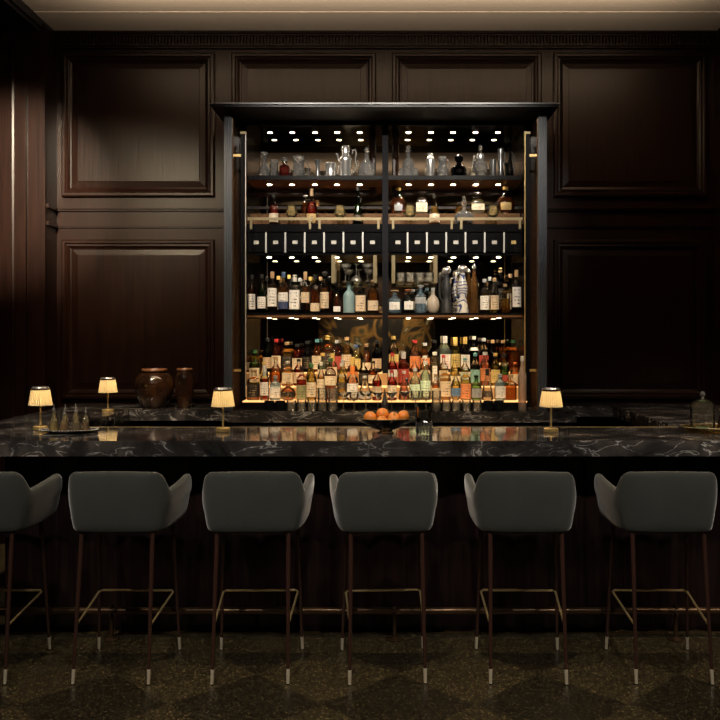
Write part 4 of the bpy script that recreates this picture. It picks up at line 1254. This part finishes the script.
lamp = make_lamp()
for i, (x, y, lab) in enumerate(((wx(40.5, 5.03), 5.03, 'small brass table lamp with pleated shade behind the bitters tray'),
                                 (wx(108, 6.2), 6.2, 'small brass table lamp on the marble return beside the clay pots'),
                                 (wx(223, 4.95), 4.95, 'small brass table lamp on the bar before the cabinet left side'),
                                 (wx(551, 4.92), 4.92, 'small brass table lamp on the bar before the cabinet right side'))):
    o = lamp if i == 0 else copy_tree(lamp)
    o.location = (x, y, 1.1005); o['label'] = lab
    l = bpy.data.lights.new('lamp_bulb_light', 'POINT'); l.energy = .27; l.color = (1, .70, .36); l.shadow_soft_size = .014
    lo = bpy.data.objects.new('lamp_bulb_light', l); COL.objects.link(lo); lo.location = (x, y, 1.1005 + .190)

# ------------------------------------------------------------------ clay pots
m, nt, b = newmat('brown_glaze')
tc = nd(nt, 'ShaderNodeTexCoord'); nz = nd(nt, 'ShaderNodeTexNoise'); nz.inputs['Scale'].default_value = 6; nz.inputs['Detail'].default_value = 5
rp = ramp(nt, [(.35, (.010, .005, .003)), (.6, (.05, .020, .008)), (.75, (.10, .05, .015))])
nt.links.new(tc.outputs['Object'], nz.inputs[0]); nt.links.new(nz.outputs[0], rp.inputs[0]); nt.links.new(rp.outputs[0], b.inputs['Base Color'])
b.inputs['Roughness'].default_value = .12; b.inputs['Coat Weight'].default_value = .5
GLAZE = m
RIM = plain('worn_rim_glaze', (.22, .09, .04), .35)
DP = 6.64
t = thing('clay_pot', 'big round brown glazed pot on the marble before the panelling', 'pot', (wx(154.6, DP), DP, 1.1005))
bm = bmesh.new(); lathe(bm, [(0, 0), (.085, 0), (.095, .01), (.125, .07), (.150, .14), (.153, .18), (.142, .225), (.115, .26), (.09, .272), (.088, .285), (.083, .285), (.083, .262), (0, .25)], 40)
obj('body', bm, GLAZE, t, smooth=True)
bm = bmesh.new(); lathe(bm, [(.084, .284), (.097, .284), (.100, .292), (.096, .302), (.086, .302), (.082, .292)], 36, cap=False); obj('rim', bm, RIM, t, smooth=True)
t = thing('clay_jar', 'tall narrow brown glazed jar beside the big round pot', 'jar', (wx(184.6, DP), DP, 1.1005))
bm = bmesh.new(); lathe(bm, [(0, 0), (.05, 0), (.056, .008), (.068, .1), (.073, .2), (.068, .25), (.055, .275), (.052, .29), (.047, .29), (.047, .27), (0, .26)], 32)
obj('body', bm, GLAZE, t, smooth=True)
bm = bmesh.new(); lathe(bm, [(.047, .289), (.058, .289), (.061, .296), (.057, .305), (.05, .305), (.046, .296)], 30, cap=False); obj('rim', bm, RIM, t, smooth=True)

# ------------------------------------------------------------------ bowl of oranges and mixing glass
ZT_ = 1.1005
bx, by = wx(386, 4.86), 4.86
t = thing('fruit_bowl', 'wide shallow dark bowl with pale rim holding oranges', 'bowl', (bx, by, ZT_))
bm = bmesh.new(); lathe(bm, [(0, .0), (.046, 0), (.048, .004), (.034, .012), (.036, .018), (.08, .030), (.13, .062), (.164, .086), (.162, .088), (.129, .066), (.078, .034), (.03, .024), (0, .023)], 40, dep=.8)
obj('bowl', bm, cm('gl', (.55, .52, .48)), t, smooth=True, angle=50)
bm = bmesh.new(); rr = [(.163 * math.cos(a), .8 * .163 * math.sin(a), .0875) for a in [2 * PI * i / 48 for i in range(49)]]
tube(bm, rr, .002, 6); obj('rim', bm, M['brass_pale'], t, smooth=True)


def orange(dx, dy, dz, r, label):
    bm = bmesh.new(); bmesh.ops.create_icosphere(bm, subdivisions=4, radius=r)
    for v in bm.verts:
        k = v.co.normalized()
        v.co *= 1 - .05 * abs(k.z) ** 6 + random.uniform(-.006, .006)
    t = thing('orange', label, 'orange', (bx + dx, by + dy, ZT_ + dz), 0, 'oranges in the bowl')
    o = obj('peel', bm, M['orange'], t, smooth=True, angle=180); o.rotation_euler = (random.uniform(-.6, .6), random.uniform(-.6, .6), 0)
    bm = bmesh.new(); lathe(bm, [(0, 0), (.005, 0), (.004, .003), (0, .004)], 6)
    s = obj('stem_button', bm, plain('green_stem', (.10, .12, .03), .6), t); s.location = Vector((.1, -.5, .86)).normalized() * r * .96


orange(-.090, .0, .088, .037, 'orange at the outer end of the bowl, furthest from the mixing glass')
orange(-.020, .022, .106, .036, 'topmost orange of the pile in the bowl')
orange(-.024, -.040, .068, .034, 'low front orange half sunk below the bowl rim')
orange(.043, -.018, .080, .036, 'orange just beside the low front orange, towards the mixing glass')
orange(.099, .016, .095, .034, 'orange nearest the mixing glass')
orange(.044, .066, .085, .031, 'orange at the back of the bowl, mostly hidden')

mxg = thing('mixing_glass', 'cut crystal mixing glass beside the bowl of oranges', 'glass', (wx(424, 4.83), 4.83, ZT_))
bm = bmesh.new(); lathe(bm, [(0, 0), (.042, 0), (.045, .005), (.044, .07), (.042, .075), (.045, .155), (.0425, .155), (.040, .076), (.040, .012), (0, .010)], 16, cap=False)
obj('body', bm, M['clear'], mxg, smooth=True, angle=15)
bm = bmesh.new()
for k in range(16):
    a = 2 * PI * k / 16
    for q in range(4):
        lathe(bm, [(0, -.008), (.0045, 0), (0, .008)], 4, ox=.0455 * math.cos(a), oy=.0455 * math.sin(a), oz=.014 + q * .015)
obj('cut_pattern', bm, thin_glass('cut_facets', (.97, .97, .95), .22, (1, .97, .9), .08), mxg)
sp_ = thing('bar_spoon', 'long steel bar spoon leaning in the mixing glass', 'spoon', (wx(424, 4.83), 4.83, ZT_ + .014))
bm = bmesh.new(); tube(bm, [(.018, 0, 0), (-.038, 0, .145), (-.095, 0, .285)], .0025, 8); obj('shaft', bm, M['pewter'], sp_, smooth=True)
bm = bmesh.new(); lathe(bm, [(0, -.012), (.006, -.006), (.008, .004), (.004, .014), (0, .016)], 10, ox=-.097, oz=.29); obj('bowl', bm, M['pewter'], sp_, smooth=True)

# ------------------------------------------------------------------ tray of bitters
TD = 4.90
tx = wx(69, TD)
t = thing('serving_tray', 'round silver tray carrying small bitters flasks', 'tray', (tx, TD, ZT_))
bm = bmesh.new(); lathe(bm, [(0, 0), (.11, 0), (.145, .008), (.165, .016), (.165, .019), (.143, .011), (.11, .004), (0, .004)], 40, dep=.62); obj('dish', bm, M['pewter'], t, smooth=True)
bm = bmesh.new()
for k in range(60):
    a = 2 * PI * k / 60
    lathe(bm, [(0, -.004), (.004, 0), (0, .004)], 6, ox=.165 * math.cos(a), oy=.62 * .165 * math.sin(a), oz=.018)
obj('beaded_rim', bm, M['silver'], t)
fl = [(-.079, -.02, .135, 'cone', (.75, .55, .18), 'golden bitters flask at the lamp end of the tray'), (-.035, .035, .132, 'std', (.5, .3, .10), 'tall slim bitters bottle behind the golden flask'),
      (-.013, -.040, .112, 'cone', (.35, .10, .03), 'short brown bitters flask at the front of the tray'), (.022, .045, .135, 'std', (.55, .35, .12), 'pale bitters bottle at the back of the tray'),
      (.050, -.022, .125, 'cone', (.12, .02, .015), 'dark red bitters flask on the tray'), (.086, .030, .118, 'std', (.6, .3, .2), 'pinkish bitters bottle at the far end of the tray')]
for dx, dy, h, sh, liq, nm in fl:
    z = ZT_ + .005
    r = bottle(tx + dx, TD + dy, z, h, .062 if sh == 'cone' else .036, sh, liq, None, M['silver'], nm, 'bitters bottles on the tray', fill=.42, liqmat=thin_glass('bitters', tuple(c ** .4 for c in liq), .6, tuple(min(1, c * 1.5) for c in liq), .04), glass=thin_glass('flask_glass', (.97, .93, .82), .2, (1, .85, .5), .03), cat='bottle', name='bitters_flask')
    bm = bmesh.new(); lathe(bm, [(.004, h), (.0025, h + .022), (0, h + .023)], 8); obj('dasher_spout', bm, M['silver'], r, smooth=True)

# ------------------------------------------------------------------ cloche on the gilt tray
CD = 4.92
tx = wx(716, CD)
t = thing('gilt_tray', 'gold rimmed glass tray under the cloche', 'tray', (tx, CD, ZT_))
bm = bmesh.new(); lathe(bm, [(0, .0), (.15, 0), (.155, .004), (.20, .03), (.198, .033), (.15, .009), (0, .008)], 44, dep=.7); obj('dish', bm, cm('gl', (.72, .55, .25), body=.12), t, smooth=True)
bm = bmesh.new(); rr = [(.2 * math.cos(a), .7 * .2 * math.sin(a), .0325) for a in [2 * PI * i / 56 for i in range(57)]]
tube(bm, rr, .0025, 6); obj('rim', bm, M['brass_pale'], t, smooth=True)
cx_ = wx(702.5, CD)
t = thing('glass_cloche', 'clear glass bell cloche with round knob on the gold tray', 'cloche', (cx_, CD, ZT_ + .0095))
bm = bmesh.new()
dome = [(.068, 0), (.069, .002), (.069, .13)] + [(.069 * math.cos(a), .13 + .052 * math.sin(a)) for a in [PI / 2 * i / 8 for i in range(1, 8)]] + [(0, .182)]
lathe(bm, dome, 36, cap=False)
obj('dome', bm, thin_glass('cloche_glass', (.97, .97, .95), .03, (1, .9, .6), .05, 1.22), t, smooth=True)
bm = bmesh.new(); lathe(bm, [(0, .180), (.010, .182), (.006, .192), (.014, .200), (.016, .21), (.012, .222), (0, .227)], 16); obj('knob', bm, M['crystal'], t, smooth=True)
bm = bmesh.new(); tube(bm, [(.069 * math.cos(a), .069 * math.sin(a), .003) for a in [2 * PI * i / 40 for i in range(41)]], .0022, 6); obj('foot_ring', bm, M['brass_pale'], t, smooth=True)
t = thing('garnish_dish', 'small green glass dish under the cloche', 'dish', (cx_, CD, ZT_ + .0095))
bm = bmesh.new(); lathe(bm, [(0, 0), (.028, 0), (.045, .014), (.043, .016), (.026, .004), (0, .004)], 24); obj('dish', bm, cm('gl', (.35, .65, .40), body=.4), t, smooth=True)
t = bottle(wx(722.5, CD), CD + .02, ZT_ + .0095, .125, .05, 'cone', (.7, .3, .12), None, M['brass'], 'amber bitters flask beside the cloche, cut by the frame', None, fill=.45, name='bitters_flask')
